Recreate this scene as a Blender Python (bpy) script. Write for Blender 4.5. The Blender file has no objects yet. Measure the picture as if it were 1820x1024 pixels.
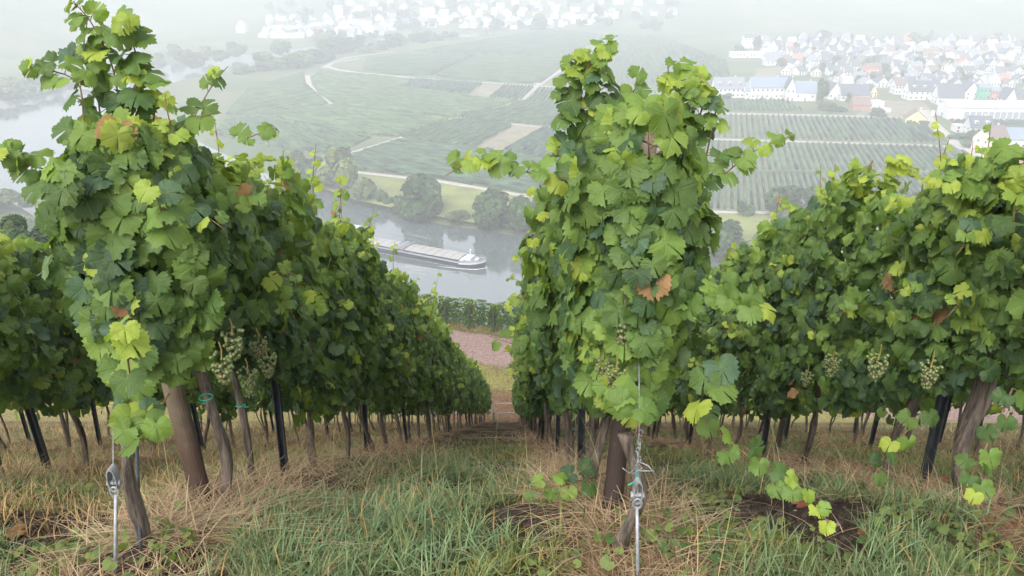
import bpy, math, random
import numpy as np
from mathutils import Matrix, Vector

# ------------------------------------------------------------------ camera, sky, sun, exposure
SC = bpy.context.scene
COL = SC.collection
PITCH = math.radians(23.0)
F = 1400.0            # focal length in pixels of the 1820 px wide photograph
CAMZ = 105.0          # metres above the river
cam = bpy.data.cameras.new('camera')
cam.lens = F / 1820 * 36
cam.sensor_width = 36
cam.clip_start = 0.1
cam.clip_end = 9000
camo = bpy.data.objects.new('camera', cam)
camo.location = (0, 0, CAMZ)
camo.rotation_euler = (math.pi / 2 - PITCH, 0, 0)
COL.objects.link(camo)
SC.camera = camo

world = bpy.data.worlds.new('World')
SC.world = world
world.use_nodes = True
nt = world.node_tree
for n in list(nt.nodes):
    nt.nodes.remove(n)
SUN_EL, SUN_ROT = math.radians(52), math.radians(-152)
sky = nt.nodes.new('ShaderNodeTexSky')
sky.sky_type = 'NISHITA'
sky.sun_disc = False
sky.sun_elevation = SUN_EL
sky.sun_rotation = SUN_ROT
sky.air_density = 1.0
sky.dust_density = 4.0
sky.ozone_density = 1.0
hs = nt.nodes.new('ShaderNodeHueSaturation')
hs.inputs['Saturation'].default_value = 0.28
bg = nt.nodes.new('ShaderNodeBackground')
bg.inputs['Strength'].default_value = 0.15
wo = nt.nodes.new('ShaderNodeOutputWorld')
nt.links.new(sky.outputs[0], hs.inputs['Color'])
nt.links.new(hs.outputs[0], bg.inputs['Color'])
nt.links.new(bg.outputs[0], wo.inputs['Surface'])

sl = bpy.data.lights.new('sun', 'SUN')
sl.energy = 0.9
sl.angle = math.radians(60)
sl.color = (1.0, 0.96, 0.90)
so = bpy.data.objects.new('sun', sl)
so.location = (0, 0, 200)
# Nishita rotation is measured from +Y, clockwise seen from above
sd = Vector((math.sin(SUN_ROT) * math.cos(SUN_EL), math.cos(SUN_ROT) * math.cos(SUN_EL), math.sin(SUN_EL)))
so.rotation_euler = sd.to_track_quat('Z', 'Y').to_euler()
COL.objects.link(so)

SC.view_settings.view_transform = 'Standard'
SC.view_settings.look = 'None'
SC.view_settings.gamma = 1.0
SC.view_settings.use_curve_mapping = False
SC.view_settings.exposure = 1.36
cy = SC.cycles
cy.use_denoising = True
try:
    cy.denoiser = 'OPENIMAGEDENOISE'
    cy.denoising_input_passes = 'RGB_ALBEDO_NORMAL'
except Exception:
    pass
cy.max_bounces = 7
cy.diffuse_bounces = 3
cy.glossy_bounces = 2
cy.transmission_bounces = 3
cy.volume_bounces = 1
cy.transparent_max_bounces = 4
cy.caustics_reflective = False
cy.caustics_refractive = False
cy.use_adaptive_sampling = True
cy.adaptive_threshold = 0.02

HAZE_DENSITY = 0.00095

R = random.Random(7)
NR = np.random.default_rng(7)
cp, sp = math.cos(PITCH), math.sin(PITCH)


def ray(u, v):
    x, y = (u - 910) / F, (512 - v) / F
    return np.array([x, cp + y * sp, -sp + y * cp])


def G(u, v, z=3.0):
    d = ray(u, v)
    t = (z - CAMZ) / d[2]
    return np.array([d[0] * t, d[1] * t, z])


def P(u, v, depth):
    d = ray(u, v) * depth
    return np.array([d[0], d[1], CAMZ + d[2]])


def depth_of(p):
    return p[1] * cp - (p[2] - CAMZ) * sp


# ------------------------------------------------------------------ numpy noise
def vnoise(x, y, seed=0):
    x = np.asarray(x, float); y = np.asarray(y, float)
    xi, yi = np.floor(x), np.floor(y)
    fx, fy = x - xi, y - yi
    fx = fx * fx * (3 - 2 * fx); fy = fy * fy * (3 - 2 * fy)

    def h(a, b):
        s = np.sin(a * 127.1 + b * 311.7 + seed * 74.7) * 43758.5453
        return s - np.floor(s)
    return (h(xi, yi) * (1 - fx) + h(xi + 1, yi) * fx) * (1 - fy) + (h(xi, yi + 1) * (1 - fx) + h(xi + 1, yi + 1) * fx) * fy


def fbm(x, y, seed=0, oct=3):
    s, a, t = 0, 1, 0
    for k in range(oct):
        s = s + a * vnoise(np.asarray(x) * 2 ** k, np.asarray(y) * 2 ** k, seed + k); t += a; a *= .5
    return s / t


# ------------------------------------------------------------------ object helpers
def tag(o, label=None, cat=None, group=None, kind=None):
    if label: o['label'] = label
    if cat: o['category'] = cat
    if group: o['group'] = group
    if kind: o['kind'] = kind
    return o


def empty(name, loc, rz=0.0):
    o = bpy.data.objects.new(name, None)
    o.empty_display_size = 0.2
    o.location = loc
    o.rotation_euler = (0, 0, rz)
    COL.objects.link(o)
    return o


def link(name, mesh, parent=None, loc=None, mat4=None):
    o = bpy.data.objects.new(name, mesh)
    COL.objects.link(o)
    if parent is not None: o.parent = parent
    if mat4 is not None: o.matrix_basis = mat4
    elif loc is not None: o.location = loc
    return o


def mesh_np(name, verts, faces, mat, cols=None, smooth=True):
    """verts (n,3), faces (m,k) uniform polygon size"""
    verts = np.ascontiguousarray(verts, dtype=np.float32)
    faces = np.ascontiguousarray(faces, dtype=np.int32)
    m = bpy.data.meshes.new(name)
    k = faces.shape[1]
    m.vertices.add(len(verts)); m.vertices.foreach_set('co', verts.ravel())
    m.loops.add(faces.size); m.loops.foreach_set('vertex_index', faces.ravel())
    m.polygons.add(len(faces))
    m.polygons.foreach_set('loop_start', np.arange(0, faces.size, k, dtype=np.int32))
    m.polygons.foreach_set('loop_total', np.full(len(faces), k, dtype=np.int32))
    if smooth: m.polygons.foreach_set('use_smooth', np.ones(len(faces), dtype=bool))
    m.update(calc_edges=True)
    if cols is not None:
        a = m.attributes.new('Col', 'FLOAT_COLOR', 'POINT')
        c = np.ones((len(verts), 4), dtype=np.float32); c[:, :3] = cols
        a.data.foreach_set('color', c.ravel())
    m.materials.append(mat)
    m.validate()
    return m


class MB:
    def __init__(s): s.v = []; s.f = []

    def add(s, v, f):
        b = len(s.v); s.v += [tuple(p) for p in v]; s.f += [tuple(i + b for i in q) for q in f]

    def box(s, c, d, rz=0, M=None):
        x, y, z = d[0] / 2, d[1] / 2, d[2] / 2
        v = [Vector((a * x, b * y, e * z)) for a in (-1, 1) for b in (-1, 1) for e in (-1, 1)]
        rot = M or Matrix.Rotation(rz, 3, 'Z')
        v = [rot @ p + Vector(c) for p in v]
        s.add(v, [(0, 1, 3, 2), (4, 6, 7, 5), (0, 4, 5, 1), (2, 3, 7, 6), (0, 2, 6, 4), (1, 5, 7, 3)])

    def bar(s, a, b, w, h):
        a, b = Vector(a), Vector(b); d = b - a
        q = d.to_track_quat('Y', 'Z').to_matrix()
        s.box((a + b) / 2, (w, d.length, h), M=q)

    def tube(s, pts, rad, n=6, cap=True, jit=0, rng=R):
        pts = [Vector(p) for p in pts]
        if not hasattr(rad, '__len__'): rad = [rad] * len(pts)
        rings = []
        up = Vector((0.31, 0.17, 0.93))
        for i, p in enumerate(pts):
            t = (pts[min(i + 1, len(pts) - 1)] - pts[max(i - 1, 0)]).normalized()
            a = t.cross(up)
            if a.length < .05: a = t.cross(Vector((1, 0, 0)))
            a.normalize(); b = t.cross(a)
            rings.append([p + (a * math.cos(2 * math.pi * k / n) + b * math.sin(2 * math.pi * k / n)) * rad[i] * (1 + jit * rng.uniform(-1, 1)) for k in range(n)])
        v = [p for r_ in rings for p in r_]
        f = [(i * n + k, i * n + (k + 1) % n, (i + 1) * n + (k + 1) % n, (i + 1) * n + k) for i in range(len(pts) - 1) for k in range(n)]
        if cap: f += [tuple(range(n))[::-1], tuple((len(pts) - 1) * n + k for k in range(n))]
        s.add(v, f)

    def prism(s, poly, y0, y1):
        """polygon in xz extruded along y"""
        n = len(poly)
        v = [(x, y0, z) for x, z in poly] + [(x, y1, z) for x, z in poly]
        f = [tuple(range(n)), tuple(range(2 * n - 1, n - 1, -1))] + [(i, i + n, (i + 1) % n + n, (i + 1) % n) for i in range(n)]
        s.add(v, f)

    def sphere(s, c, r, seg=8, rings=5, sc=(1, 1, 1)):
        v = [(c[0], c[1], c[2] + r * sc[2])]
        for i in range(1, rings):
            a = math.pi * i / rings
            for k in range(seg):
                b = 2 * math.pi * k / seg
                v.append((c[0] + r * sc[0] * math.sin(a) * math.cos(b), c[1] + r * sc[1] * math.sin(a) * math.sin(b), c[2] + r * sc[2] * math.cos(a)))
        v.append((c[0], c[1], c[2] - r * sc[2]))
        f = [(0, 1 + k, 1 + (k + 1) % seg) for k in range(seg)]
        for i in range(rings - 2):
            f += [(1 + i * seg + k, 1 + (i + 1) * seg + k, 1 + (i + 1) * seg + (k + 1) % seg, 1 + i * seg + (k + 1) % seg) for k in range(seg)]
        L = len(v) - 1
        f += [(L, 1 + (rings - 2) * seg + (k + 1) % seg, 1 + (rings - 2) * seg + k) for k in range(seg)]
        s.add(v, f)

    def mesh(s, name, mat, smooth=False):
        m = bpy.data.meshes.new(name)
        m.from_pydata(s.v, [], s.f)
        m.materials.append(mat)
        if smooth: m.polygons.foreach_set('use_smooth', [True] * len(m.polygons))
        m.update()
        return m

    def build(s, name, mat, parent=None, smooth=False, loc=None):
        return link(name, s.mesh(name, mat, smooth), parent, loc)


# ------------------------------------------------------------------ materials
def newmat(name):
    m = bpy.data.materials.new(name); m.use_nodes = True
    t = m.node_tree
    for n in list(t.nodes): t.nodes.remove(n)
    out = t.nodes.new('ShaderNodeOutputMaterial')
    return m, t, out


def node(t, typ, **kw):
    n = t.nodes.new(typ)
    for k, v in kw.items():
        if k in n.inputs: n.inputs[k].default_value = v
        else: setattr(n, k, v)
    return n


def mixrgb(t, a, b, fac, blend='MIX'):
    n = t.nodes.new('ShaderNodeMix'); n.data_type = 'RGBA'; n.blend_type = blend
    for idx, val in ((0, fac), (6, a), (7, b)):
        if hasattr(val, 'is_linked') or hasattr(val, 'links'): t.links.new(val, n.inputs[idx])
        elif isinstance(val, (int, float)): n.inputs[idx].default_value = val
        else: n.inputs[idx].default_value = (*val, 1)
    return n.outputs[2]


def math_(t, op, a, b=None, c=None):
    n = t.nodes.new('ShaderNodeMath'); n.operation = op
    for i, val in enumerate((a, b, c)):
        if val is None: continue
        if hasattr(val, 'links'): t.links.new(val, n.inputs[i])
        else: n.inputs[i].default_value = val
    return n.outputs[0]


def ramp(t, fac, lo, hi, a=0.0, b=1.0):
    n = t.nodes.new('ShaderNodeMapRange'); n.interpolation_type = 'SMOOTHSTEP'
    t.links.new(fac, n.inputs[0])
    n.inputs[1].default_value = lo; n.inputs[2].default_value = hi
    n.inputs[3].default_value = a; n.inputs[4].default_value = b
    return n.outputs[0]


def noise(t, coord, scale, detail=3.0, rough=0.55, out=0):
    n = t.nodes.new('ShaderNodeTexNoise')
    n.inputs['Scale'].default_value = scale; n.inputs['Detail'].default_value = detail; n.inputs['Roughness'].default_value = rough
    if coord is not None: t.links.new(coord, n.inputs['Vector'])
    return n.outputs[out]


def bump(t, h, strength=.3, dist=.02):
    n = t.nodes.new('ShaderNodeBump'); n.inputs['Strength'].default_value = strength; n.inputs['Distance'].default_value = dist
    t.links.new(h, n.inputs['Height'])
    return n.outputs[0]


MATS = {}


def plain(name, col, rough=.7, metal=0.0, var=.25, scale=6.0, spec=.4, bumps=0.0, bscale=30.0, bdist=.01, stretch=None):
    """solid colour with mottling, wear and optional relief"""
    if name in MATS: return MATS[name]
    m, t, out = newmat(name)
    tc = t.nodes.new('ShaderNodeTexCoord')
    co = tc.outputs['Object']
    if stretch:
        mp = t.nodes.new('ShaderNodeMapping'); mp.inputs['Scale'].default_value = stretch
        t.links.new(co, mp.inputs[0]); co = mp.outputs[0]
    nz = noise(t, co, scale, 4, .6)
    f = ramp(t, nz, .3, .7, 1 - var, 1 + var)
    base = mixrgb(t, col, (1, 1, 1), 0.0)
    cmb = t.nodes.new('ShaderNodeVectorMath'); cmb.operation = 'SCALE'
    t.links.new(base, cmb.inputs[0]); t.links.new(f, cmb.inputs['Scale'])
    b = node(t, 'ShaderNodeBsdfPrincipled', Roughness=rough, Metallic=metal)
    b.inputs['Specular IOR Level'].default_value = spec
    t.links.new(cmb.outputs[0], b.inputs['Base Color'])
    if bumps:
        t.links.new(bump(t, noise(t, co, bscale, 4, .6), bumps, bdist), b.inputs['Normal'])
    t.links.new(b.outputs[0], out.inputs[0])
    MATS[name] = m
    return m


def leaf_mat(name, attr, veins=True, trans=.3):
    m, t, out = newmat(name)
    if attr:
        a = node(t, 'ShaderNodeAttribute'); a.attribute_name = 'Col'; c = a.outputs['Color']
    else:
        a = t.nodes.new('ShaderNodeObjectInfo'); c = a.outputs['Color']
    tc = t.nodes.new('ShaderNodeTexCoord')
    geo = t.nodes.new('ShaderNodeNewGeometry')
    pos = geo.outputs['Position']
    nz = noise(t, pos, 28.0, 3)
    c = mixrgb(t, c, (.16, .19, .035), ramp(t, nz, .52, .8, 0, .35))
    h = noise(t, pos, 55.0, 3)
    if veins:
        sx = t.nodes.new('ShaderNodeSeparateXYZ'); t.links.new(tc.outputs['Object'], sx.inputs[0])
        ang = math_(t, 'ARCTAN2', sx.outputs[0], sx.outputs[1])
        pp = math_(t, 'PINGPONG', ang, .48)
        r2 = math_(t, 'SQRT', math_(t, 'ADD', math_(t, 'MULTIPLY', sx.outputs[0], sx.outputs[0]), math_(t, 'MULTIPLY', sx.outputs[1], sx.outputs[1])))
        d = math_(t, 'MULTIPLY', math_(t, 'SINE', pp), r2)
        vm = ramp(t, d, .004, .022, 1, 0)
        # fine side veins, herring-bone off the main ones
        w = math_(t, 'SINE', math_(t, 'MULTIPLY', math_(t, 'SUBTRACT', r2, math_(t, 'MULTIPLY', d, .9)), 62.0))
        vm2 = ramp(t, w, .86, 1.0, 0, .45)
        vm = math_(t, 'MAXIMUM', vm, vm2)
        c = mixrgb(t, c, (.20, .27, .075), math_(t, 'MULTIPLY', vm, .28))
        h = math_(t, 'SUBTRACT', h, math_(t, 'MULTIPLY', vm, .55))
    c2 = mixrgb(t, c, (.17, .24, .11), math_(t, 'MULTIPLY', geo.outputs['Backfacing'], .55))
    b = node(t, 'ShaderNodeBsdfPrincipled', Roughness=.55)
    b.inputs['Specular IOR Level'].default_value = .32
    t.links.new(c2, b.inputs['Base Color'])
    nb = bump(t, h, .5, .010)
    t.links.new(nb, b.inputs['Normal'])
    tr = t.nodes.new('ShaderNodeBsdfTranslucent')
    tcol = mixrgb(t, c, (1.0, .95, .35), 1.0, 'MULTIPLY')
    sc_ = t.nodes.new('ShaderNodeVectorMath'); sc_.operation = 'SCALE'; sc_.inputs['Scale'].default_value = 2.6
    t.links.new(tcol, sc_.inputs[0])
    t.links.new(sc_.outputs[0], tr.inputs['Color'])
    mx = t.nodes.new('ShaderNodeMixShader'); mx.inputs[0].default_value = trans
    t.links.new(b.outputs[0], mx.inputs[1]); t.links.new(tr.outputs[0], mx.inputs[2])
    t.links.new(mx.outputs[0], out.inputs[0])
    return m


LEAF = leaf_mat('vine_leaf', False)
LEAFMASS = leaf_mat('vine_leaf_mass', True, veins=False)


def attr_mat(name, rough=.75, trans=0.0, var=.25, scale=3.0, spec=.25, bumps=0, bscale=40, bdist=.02):
    m, t, out = newmat(name)
    a = node(t, 'ShaderNodeAttribute'); a.attribute_name = 'Col'
    geo = t.nodes.new('ShaderNodeNewGeometry')
    nz = noise(t, geo.outputs['Position'], scale, 4, .6)
    s = t.nodes.new('ShaderNodeVectorMath'); s.operation = 'SCALE'
    t.links.new(a.outputs['Color'], s.inputs[0]); t.links.new(ramp(t, nz, .25, .75, 1 - var, 1 + var), s.inputs['Scale'])
    b = node(t, 'ShaderNodeBsdfPrincipled', Roughness=rough); b.inputs['Specular IOR Level'].default_value = spec
    t.links.new(s.outputs[0], b.inputs['Base Color'])
    if bumps: t.links.new(bump(t, noise(t, geo.outputs['Position'], bscale, 5, .65), bumps, bdist), b.inputs['Normal'])
    sh = b.outputs[0]
    if trans:
        tr = t.nodes.new('ShaderNodeBsdfTranslucent'); t.links.new(s.outputs[0], tr.inputs[0])
        mx = t.nodes.new('ShaderNodeMixShader'); mx.inputs[0].default_value = trans
        t.links.new(sh, mx.inputs[1]); t.links.new(tr.outputs[0], mx.inputs[2]); sh = mx.outputs[0]
    t.links.new(sh, out.inputs[0])
    return m


GRASS = attr_mat('grass_blade', .6, .25, .2, 2.0)
STRAW = attr_mat('straw_blade', .75, .1, .25, 6.0)
TREELEAF = attr_mat('tree_leaf', .7, .2, .3, .8)
FIELD = attr_mat('field_vines', .8, .15, .3, .25)

BARK = plain('vine_bark', (.125, .10, .078), .95, var=.6, scale=45, bumps=1.0, bscale=90, bdist=.012, stretch=(1, 1, .10))
CANE = plain('vine_cane', (.17, .10, .045), .6, var=.3, scale=20)
GREENCANE = plain('green_cane', (.22, .17, .05), .6, var=.3, scale=20)
STEEL = plain('trellis_steel', (.055, .065, .075), .55, .3, var=.3, scale=12, bumps=.15)
GALV = plain('galvanised_steel', (.30, .31, .32), .6, .45, var=.25, scale=25, bumps=.1)
TIE = plain('green_tie', (.02, .35, .25), .5, var=.1)
GRAPE = None


def post_mat(name, low, high, z0, z1):
    """round wooden post, dark tarred foot and weathered top"""
    m, t, out = newmat(name)
    tc = t.nodes.new('ShaderNodeTexCoord'); co = tc.outputs['Object']
    sx = t.nodes.new('ShaderNodeSeparateXYZ'); t.links.new(co, sx.inputs[0])
    mp = t.nodes.new('ShaderNodeMapping'); mp.inputs['Scale'].default_value = (1, 1, .06); t.links.new(co, mp.inputs[0])
    g = noise(t, mp.outputs[0], 70, 5, .7)
    big = noise(t, co, 9, 3)
    hz = math_(t, 'ADD', sx.outputs[2], math_(t, 'MULTIPLY', math_(t, 'SUBTRACT', big, .5), .25))
    c = mixrgb(t, low, high, ramp(t, hz, z0, z1))
    c = mixrgb(t, c, (.02, .014, .01), ramp(t, g, .55, .75, 0, .6))
    c = mixrgb(t, c, (.10, .12, .06), ramp(t, big, .55, .75, 0, .45))
    b = node(t, 'ShaderNodeBsdfPrincipled', Roughness=.8); t.links.new(c, b.inputs['Base Color'])
    t.links.new(bump(t, g, .7, .006), b.inputs['Normal'])
    t.links.new(b.outputs[0], out.inputs[0])
    return m


def grape_mat():
    m, t, out = newmat('grape_skin')
    tc = t.nodes.new('ShaderNodeTexCoord')
    nz = noise(t, tc.outputs['Object'], 40, 2)
    c = mixrgb(t, (.115, .16, .05), (.17, .155, .07), ramp(t, nz, .4, .65))
    b = node(t, 'ShaderNodeBsdfPrincipled', Roughness=.42); t.links.new(c, b.inputs['Base Color'])
    b.inputs['Subsurface Weight'].default_value = .2
    b.inputs['Subsurface Radius'].default_value = (.01, .01, .004)
    t.links.new(b.outputs[0], out.inputs[0])
    return m


GRAPE = grape_mat()

# ------------------------------------------------------------------ hillside ground
ROWS = {'L4': -6.58, 'L3': -4.83, 'L2': -3.08, 'L1': -1.33, 'R1': .42, 'R2': 2.17, 'R3': 3.92, 'R4': 5.67, 'R5': 7.42}
RX = np.array(sorted(ROWS.values()))
PX_ = np.array([-400, -2.0, 0, 1.2, 2.7, 33.2, 34.6, 40.5, 47.0, 190, 400])
PZ_ = np.array([-1.4, -1.45, -1.55, -1.76, -2.2, -21.3, -21.9, -22.2, -23.0, -111.0, -116])


def gz(x, y):
    """world height of the vineyard hillside"""
    x = np.asarray(x, float); y = np.asarray(y, float)
    sk = np.clip((y - 34) / 6, 0, 1) * .3 * np.clip(x, -40, 40)
    z = np.interp(y + sk, PX_, PZ_)
    near = np.exp(-np.maximum(y - 2, 0) / 14)
    dx = np.min(np.abs(x[..., None] - RX), axis=-1)
    z = z + np.where(y < 33, .07 * np.exp(-(dx / .28) ** 2), 0)
    z = z + (fbm(x * 1.7, y * 1.7, 3) - .5) * .16 * near + (fbm(x * 6, y * 6, 5) - .5) * .05 * near
    return CAMZ + z


def gz1(x, y): return float(gz(np.array([x]), np.array([y]))[0])


def gp(u, v):
    d = ray(u, v); t = .5
    while t < 80:
        p = d * t
        if CAMZ + p[2] < gz1(p[0], p[1]): return np.array([p[0], p[1], CAMZ + p[2]])
        t += .02
    return d * t


SOIL = []   # bare soil patches x, y, radius
for u, v, r_ in ((1380, 905, .24), (1290, 925, .14), (1440, 970, .14), (1160, 830, .12), (840, 830, .2), (780, 858, .08), (910, 925, .15),
                 (120, 935, .2), (40, 940, .13), (590, 875, .2), (660, 905, .06), (880, 775, .35), (900, 765, .4), (230, 1000, .1), (1260, 870, .1)):
    p = gp(u, v); SOIL.append((p[0], p[1], r_ * 1.7))
SOIL = np.array(SOIL)


def zones(x, y):
    """weights of green grass, straw and bare soil on the hillside"""
    dx = np.min(np.abs(x[..., None] - RX), axis=-1)
    n1 = fbm(x * 1.3 + 9, y * 1.3, 11); n2 = fbm(x * 3.1, y * 3.1, 17)
    straw = np.clip((.40 - dx) / .2 + (n1 - .52) * 2.4, 0, 1)
    straw = straw * np.where((np.abs(x + .42) < .62) & (y < 9), .3, 1)
    straw = np.maximum(straw, np.clip((-1.9 - x) / .6, 0, 1) * np.clip(.6 + (n2 - .5) * 3.5, 0, 1))   # dry alley on the far side of the left row
    straw = np.maximum(straw, np.clip((y - 8) / 4, 0, 1) * np.clip(.3 + (n1 - .5) * 4, 0, 1))
    soil = np.zeros_like(x)
    for sx, sy, r_ in SOIL:
        soil = np.maximum(soil, np.clip((1.15 - np.hypot(x - sx, y - sy) / r_ + (n2 - .5) * 1.5) * 2.5, 0, 1))
    soil = np.maximum(soil, np.clip((n2 - .62) * 9, 0, .95))
    soil = np.maximum(soil, np.clip((y - 7) / 4, 0, 1) * np.clip((np.abs(x + .45) < .75) * 1.0, 0, 1) * np.clip((n2 - .36) * 6, 0, 1))
    return np.clip(1 - straw, 0, 1) * (1 - soil), straw * (1 - soil), soil


def grid_axis(parts):
    out = []
    for a, b, s in parts:
        out.append(np.arange(a, b, s))
    return np.concatenate(out)


hx = grid_axis([(-420, -60, 20), (-60, -14, 2.5), (-14, -4, .35), (-4, 4, .07), (4, 14, .35), (14, 60, 2.5), (60, 421, 20)])
hy = grid_axis([(-120, -10, 10), (-10, .8, .6), (.8, 6, .06), (6, 14, .15), (14, 60, .6), (60, 200, 6)])
XX, YY = np.meshgrid(hx, hy)
ZZ = gz(XX, YY)
g_, s_, o_ = zones(XX, YY)
col = g_[..., None] * np.array([.085, .085, .035]) + s_[..., None] * np.array([.17, .105, .055]) + o_[..., None] * np.array([.040, .027, .019])
yr = YY + .3 * np.clip(XX, -40, 40)
road = np.clip((yr - 40.0) / .3, 0, 1) * np.clip((45.6 - yr) / .3, 0, 1)
mead = np.clip((yr - 37.0) / 1, 0, 1) * np.clip((40.3 - yr) / .5, 0, 1)
edge = np.clip((yr - 45.6) / .3, 0, 1)
bankx = np.clip((4.5 - np.abs(XX + .5)) / 1.5, 0, 1)
bank = np.clip((YY - 33.2) / .5, 0, 1) * (1 - np.clip((yr - 37.0) / 1, 0, 1))
nn = fbm(XX * .9, YY * .9, 40)
for w, c in ((bank, (.20, .17, .07)), (bank * bankx, (.14, .08, .05)), (mead, (.22, .20, .07)), (road, (.235, .165, .145)), (edge, (.16, .14, .06))):
    w = np.clip(w * (.8 + .4 * nn), 0, 1)
    col = col * (1 - w[..., None]) + w[..., None] * np.array(c)
ny_, nx_ = XX.shape
idx = np.arange(nx_ * ny_).reshape(ny_, nx_)
quads = np.stack([idx[:-1, :-1], idx[:-1, 1:], idx[1:, 1:], idx[1:, :-1]], -1).reshape(-1, 4)
HILL = attr_mat('hillside_soil', .95, 0, .45, 9.0, .1, bumps=.8, bscale=22, bdist=.05)
o = link('hillside', mesh_np('hillside', np.stack([XX, YY, ZZ], -1).reshape(-1, 3), quads, HILL, col.reshape(-1, 3)))
tag(o, 'steep vineyard hillside with dry grass, soil and a pinkish track across it', 'hillside', kind='structure')

# ------------------------------------------------------------------ valley floor and river
inner = [(620, 240), (300, 252), (94, 271), (75, 274), (20, 292)] + [tuple(G(u, v, 0)[:2]) for u, v in ((950, 422), (912, 419), (842, 407), (789, 400), (711, 379), (630, 362))] + \
        [(-125, 397), (-180, 462), (-226, 520), (-285, 592), (-312, 650), (-300, 702), (-261, 820), (-214, 886), (-151, 999), (-109, 1066), (-20, 1160), (120, 1230), (320, 1290)]
outer = [(330, 1370), (110, 1310), (-60, 1235), (-150, 1150), (-196, 1090), (-265, 990), (-325, 912), (-372, 805), (-400, 705), (-430, 625), (-445, 580), (-400, 510), (-330, 440), (-243, 361), (-150, 272), (-60, 216), (50, 203), (300, 196), (620, 186)]
RIV = np.array(inner + outer)


def river_sd(x, y):
    """signed distance to the river's edge, negative in the water"""
    d = np.full(x.shape, 1e9); inside = np.zeros(x.shape, bool)
    n = len(RIV)
    for i in range(n):
        ax, ay = RIV[i]; bx, by = RIV[(i + 1) % n]
        ex, ey = bx - ax, by - ay
        t = np.clip(((x - ax) * ex + (y - ay) * ey) / (ex * ex + ey * ey), 0, 1)
        d = np.minimum(d, np.hypot(x - ax - t * ex, y - ay - t * ey))
        c = ((ay > y) != (by > y))
        with np.errstate(divide='ignore', invalid='ignore'):
            inside ^= c & (x < (bx - ax) * (y - ay) / (by - ay if by != ay else 1e-9) + ax)
    return np.where(inside, -d, d)


def vz(x, y):
    x = np.asarray(x, float); y = np.asarray(y, float)
    sd = river_sd(x, y)
    z = np.where(sd < 0, -2.5 * np.clip(-sd / 8, 0, 1), 3.0 * np.clip(sd / 9, 0, 1))
    far = np.maximum(0, y - 1180) * .12 + np.maximum(0, y - 1500) * .12
    left = np.maximum(0, -x - 520 - np.maximum(0, 650 - y) * .5) * .30
    left = np.where(y > 250, left, 0)
    right = np.maximum(0, x - 640 - (900 - y) * .1) * .06
    rise = np.minimum(far + left + right, 165 + 12 * fbm(x * .004, y * .004, 6))
    return z + rise + np.where(rise > 1, 6 * (fbm(x * .01, y * .01, 2) - .5), 0)


vx = grid_axis([(-3000, -900, 100), (-900, -480, 30), (-480, 140, 6), (140, 900, 20), (900, 3001, 100)])
vy = grid_axis([(100, 200, 20), (200, 460, 5), (460, 760, 10), (760, 1300, 12), (1300, 2000, 40), (2000, 3201, 100)])
XX, YY = np.meshgrid(vx, vy)
ZZ = vz(XX, YY)
idx = np.arange(XX.size).reshape(XX.shape)
quads = np.stack([idx[:-1, :-1], idx[:-1, 1:], idx[1:, 1:], idx[1:, :-1]], -1).reshape(-1, 4)
m, t, out = newmat('valley_ground')
geo = t.nodes.new('ShaderNodeNewGeometry'); pos = geo.outputs['Position']
n1 = noise(t, pos, .012, 4); n2 = noise(t, pos, .15, 4)
c = mixrgb(t, (.075, .11, .048), (.13, .145, .07), ramp(t, n1, .4, .62))
c = mixrgb(t, c, (.055, .085, .03), ramp(t, n2, .5, .7, 0, .6))
b = node(t, 'ShaderNodeBsdfPrincipled', Roughness=.95); b.inputs['Specular IOR Level'].default_value = .1
t.links.new(c, b.inputs['Base Color']); t.links.new(b.outputs[0], out.inputs[0])
o = link('valley_floor', mesh_np('valley_floor', np.stack([XX, YY, ZZ], -1).reshape(-1, 3), quads, m))
tag(o, 'broad green valley floor rising to hazy slopes behind the villages', 'valley', kind='structure')

# river surface
m, t, out = newmat('river_water')
WATER = m
geo = t.nodes.new('ShaderNodeNewGeometry'); pos = geo.outputs['Position']
mp = t.nodes.new('ShaderNodeMapping'); mp.inputs['Scale'].default_value = (1, 1.7, 1); mp.inputs['Rotation'].default_value = (0, 0, .4); t.links.new(pos, mp.inputs[0])
w1 = noise(t, mp.outputs[0], .35, 3); w2 = noise(t, mp.outputs[0], .03, 2)
b = node(t, 'ShaderNodeBsdfPrincipled', Roughness=.07)
b.inputs['Base Color'].default_value = (.085, .105, .105, 1)
b.inputs['IOR'].default_value = 2.0
b.inputs['Specular IOR Level'].default_value = 1.0
t.links.new(ramp(t, w2, .35, .7, .05, .14), b.inputs['Roughness'])
t.links.new(bump(t, w1, .10, .25), b.inputs['Normal'])
t.links.new(b.outputs[0], out.inputs[0])
mb = MB(); mb.add([(-1200, 120, 0), (1200, 120, 0), (1200, 1420, 0), (-1200, 1420, 0)], [(0, 1, 2, 3)])
tag(mb.build('river', WATER), 'calm grey river bending round the vineyard plain', 'river', kind='structure')


def sheet(name, poly, z, mat, label, cat, kind='structure'):
    mb = MB(); mb.add([(p[0], p[1], z) for p in poly], [tuple(range(len(poly)))])
    return tag(mb.build(name, mat), label, cat, kind=kind)


def ribbon(name, pts, w, z, mat, label, cat):
    pts = [np.array(p[:2]) for p in pts]
    v, f = [], []
    for i, p in enumerate(pts):
        d = pts[min(i + 1, len(pts) - 1)] - pts[max(i - 1, 0)]
        d = d / np.linalg.norm(d); nrm = np.array([-d[1], d[0]]) * w / 2
        v += [(*(p + nrm), z), (*(p - nrm), z)]
    for i in range(len(pts) - 1): f.append((2 * i, 2 * i + 1, 2 * i + 3, 2 * i + 2))
    mb = MB(); mb.add(v, f)
    return tag(mb.build(name, mat), label, cat, kind='structure')


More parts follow.
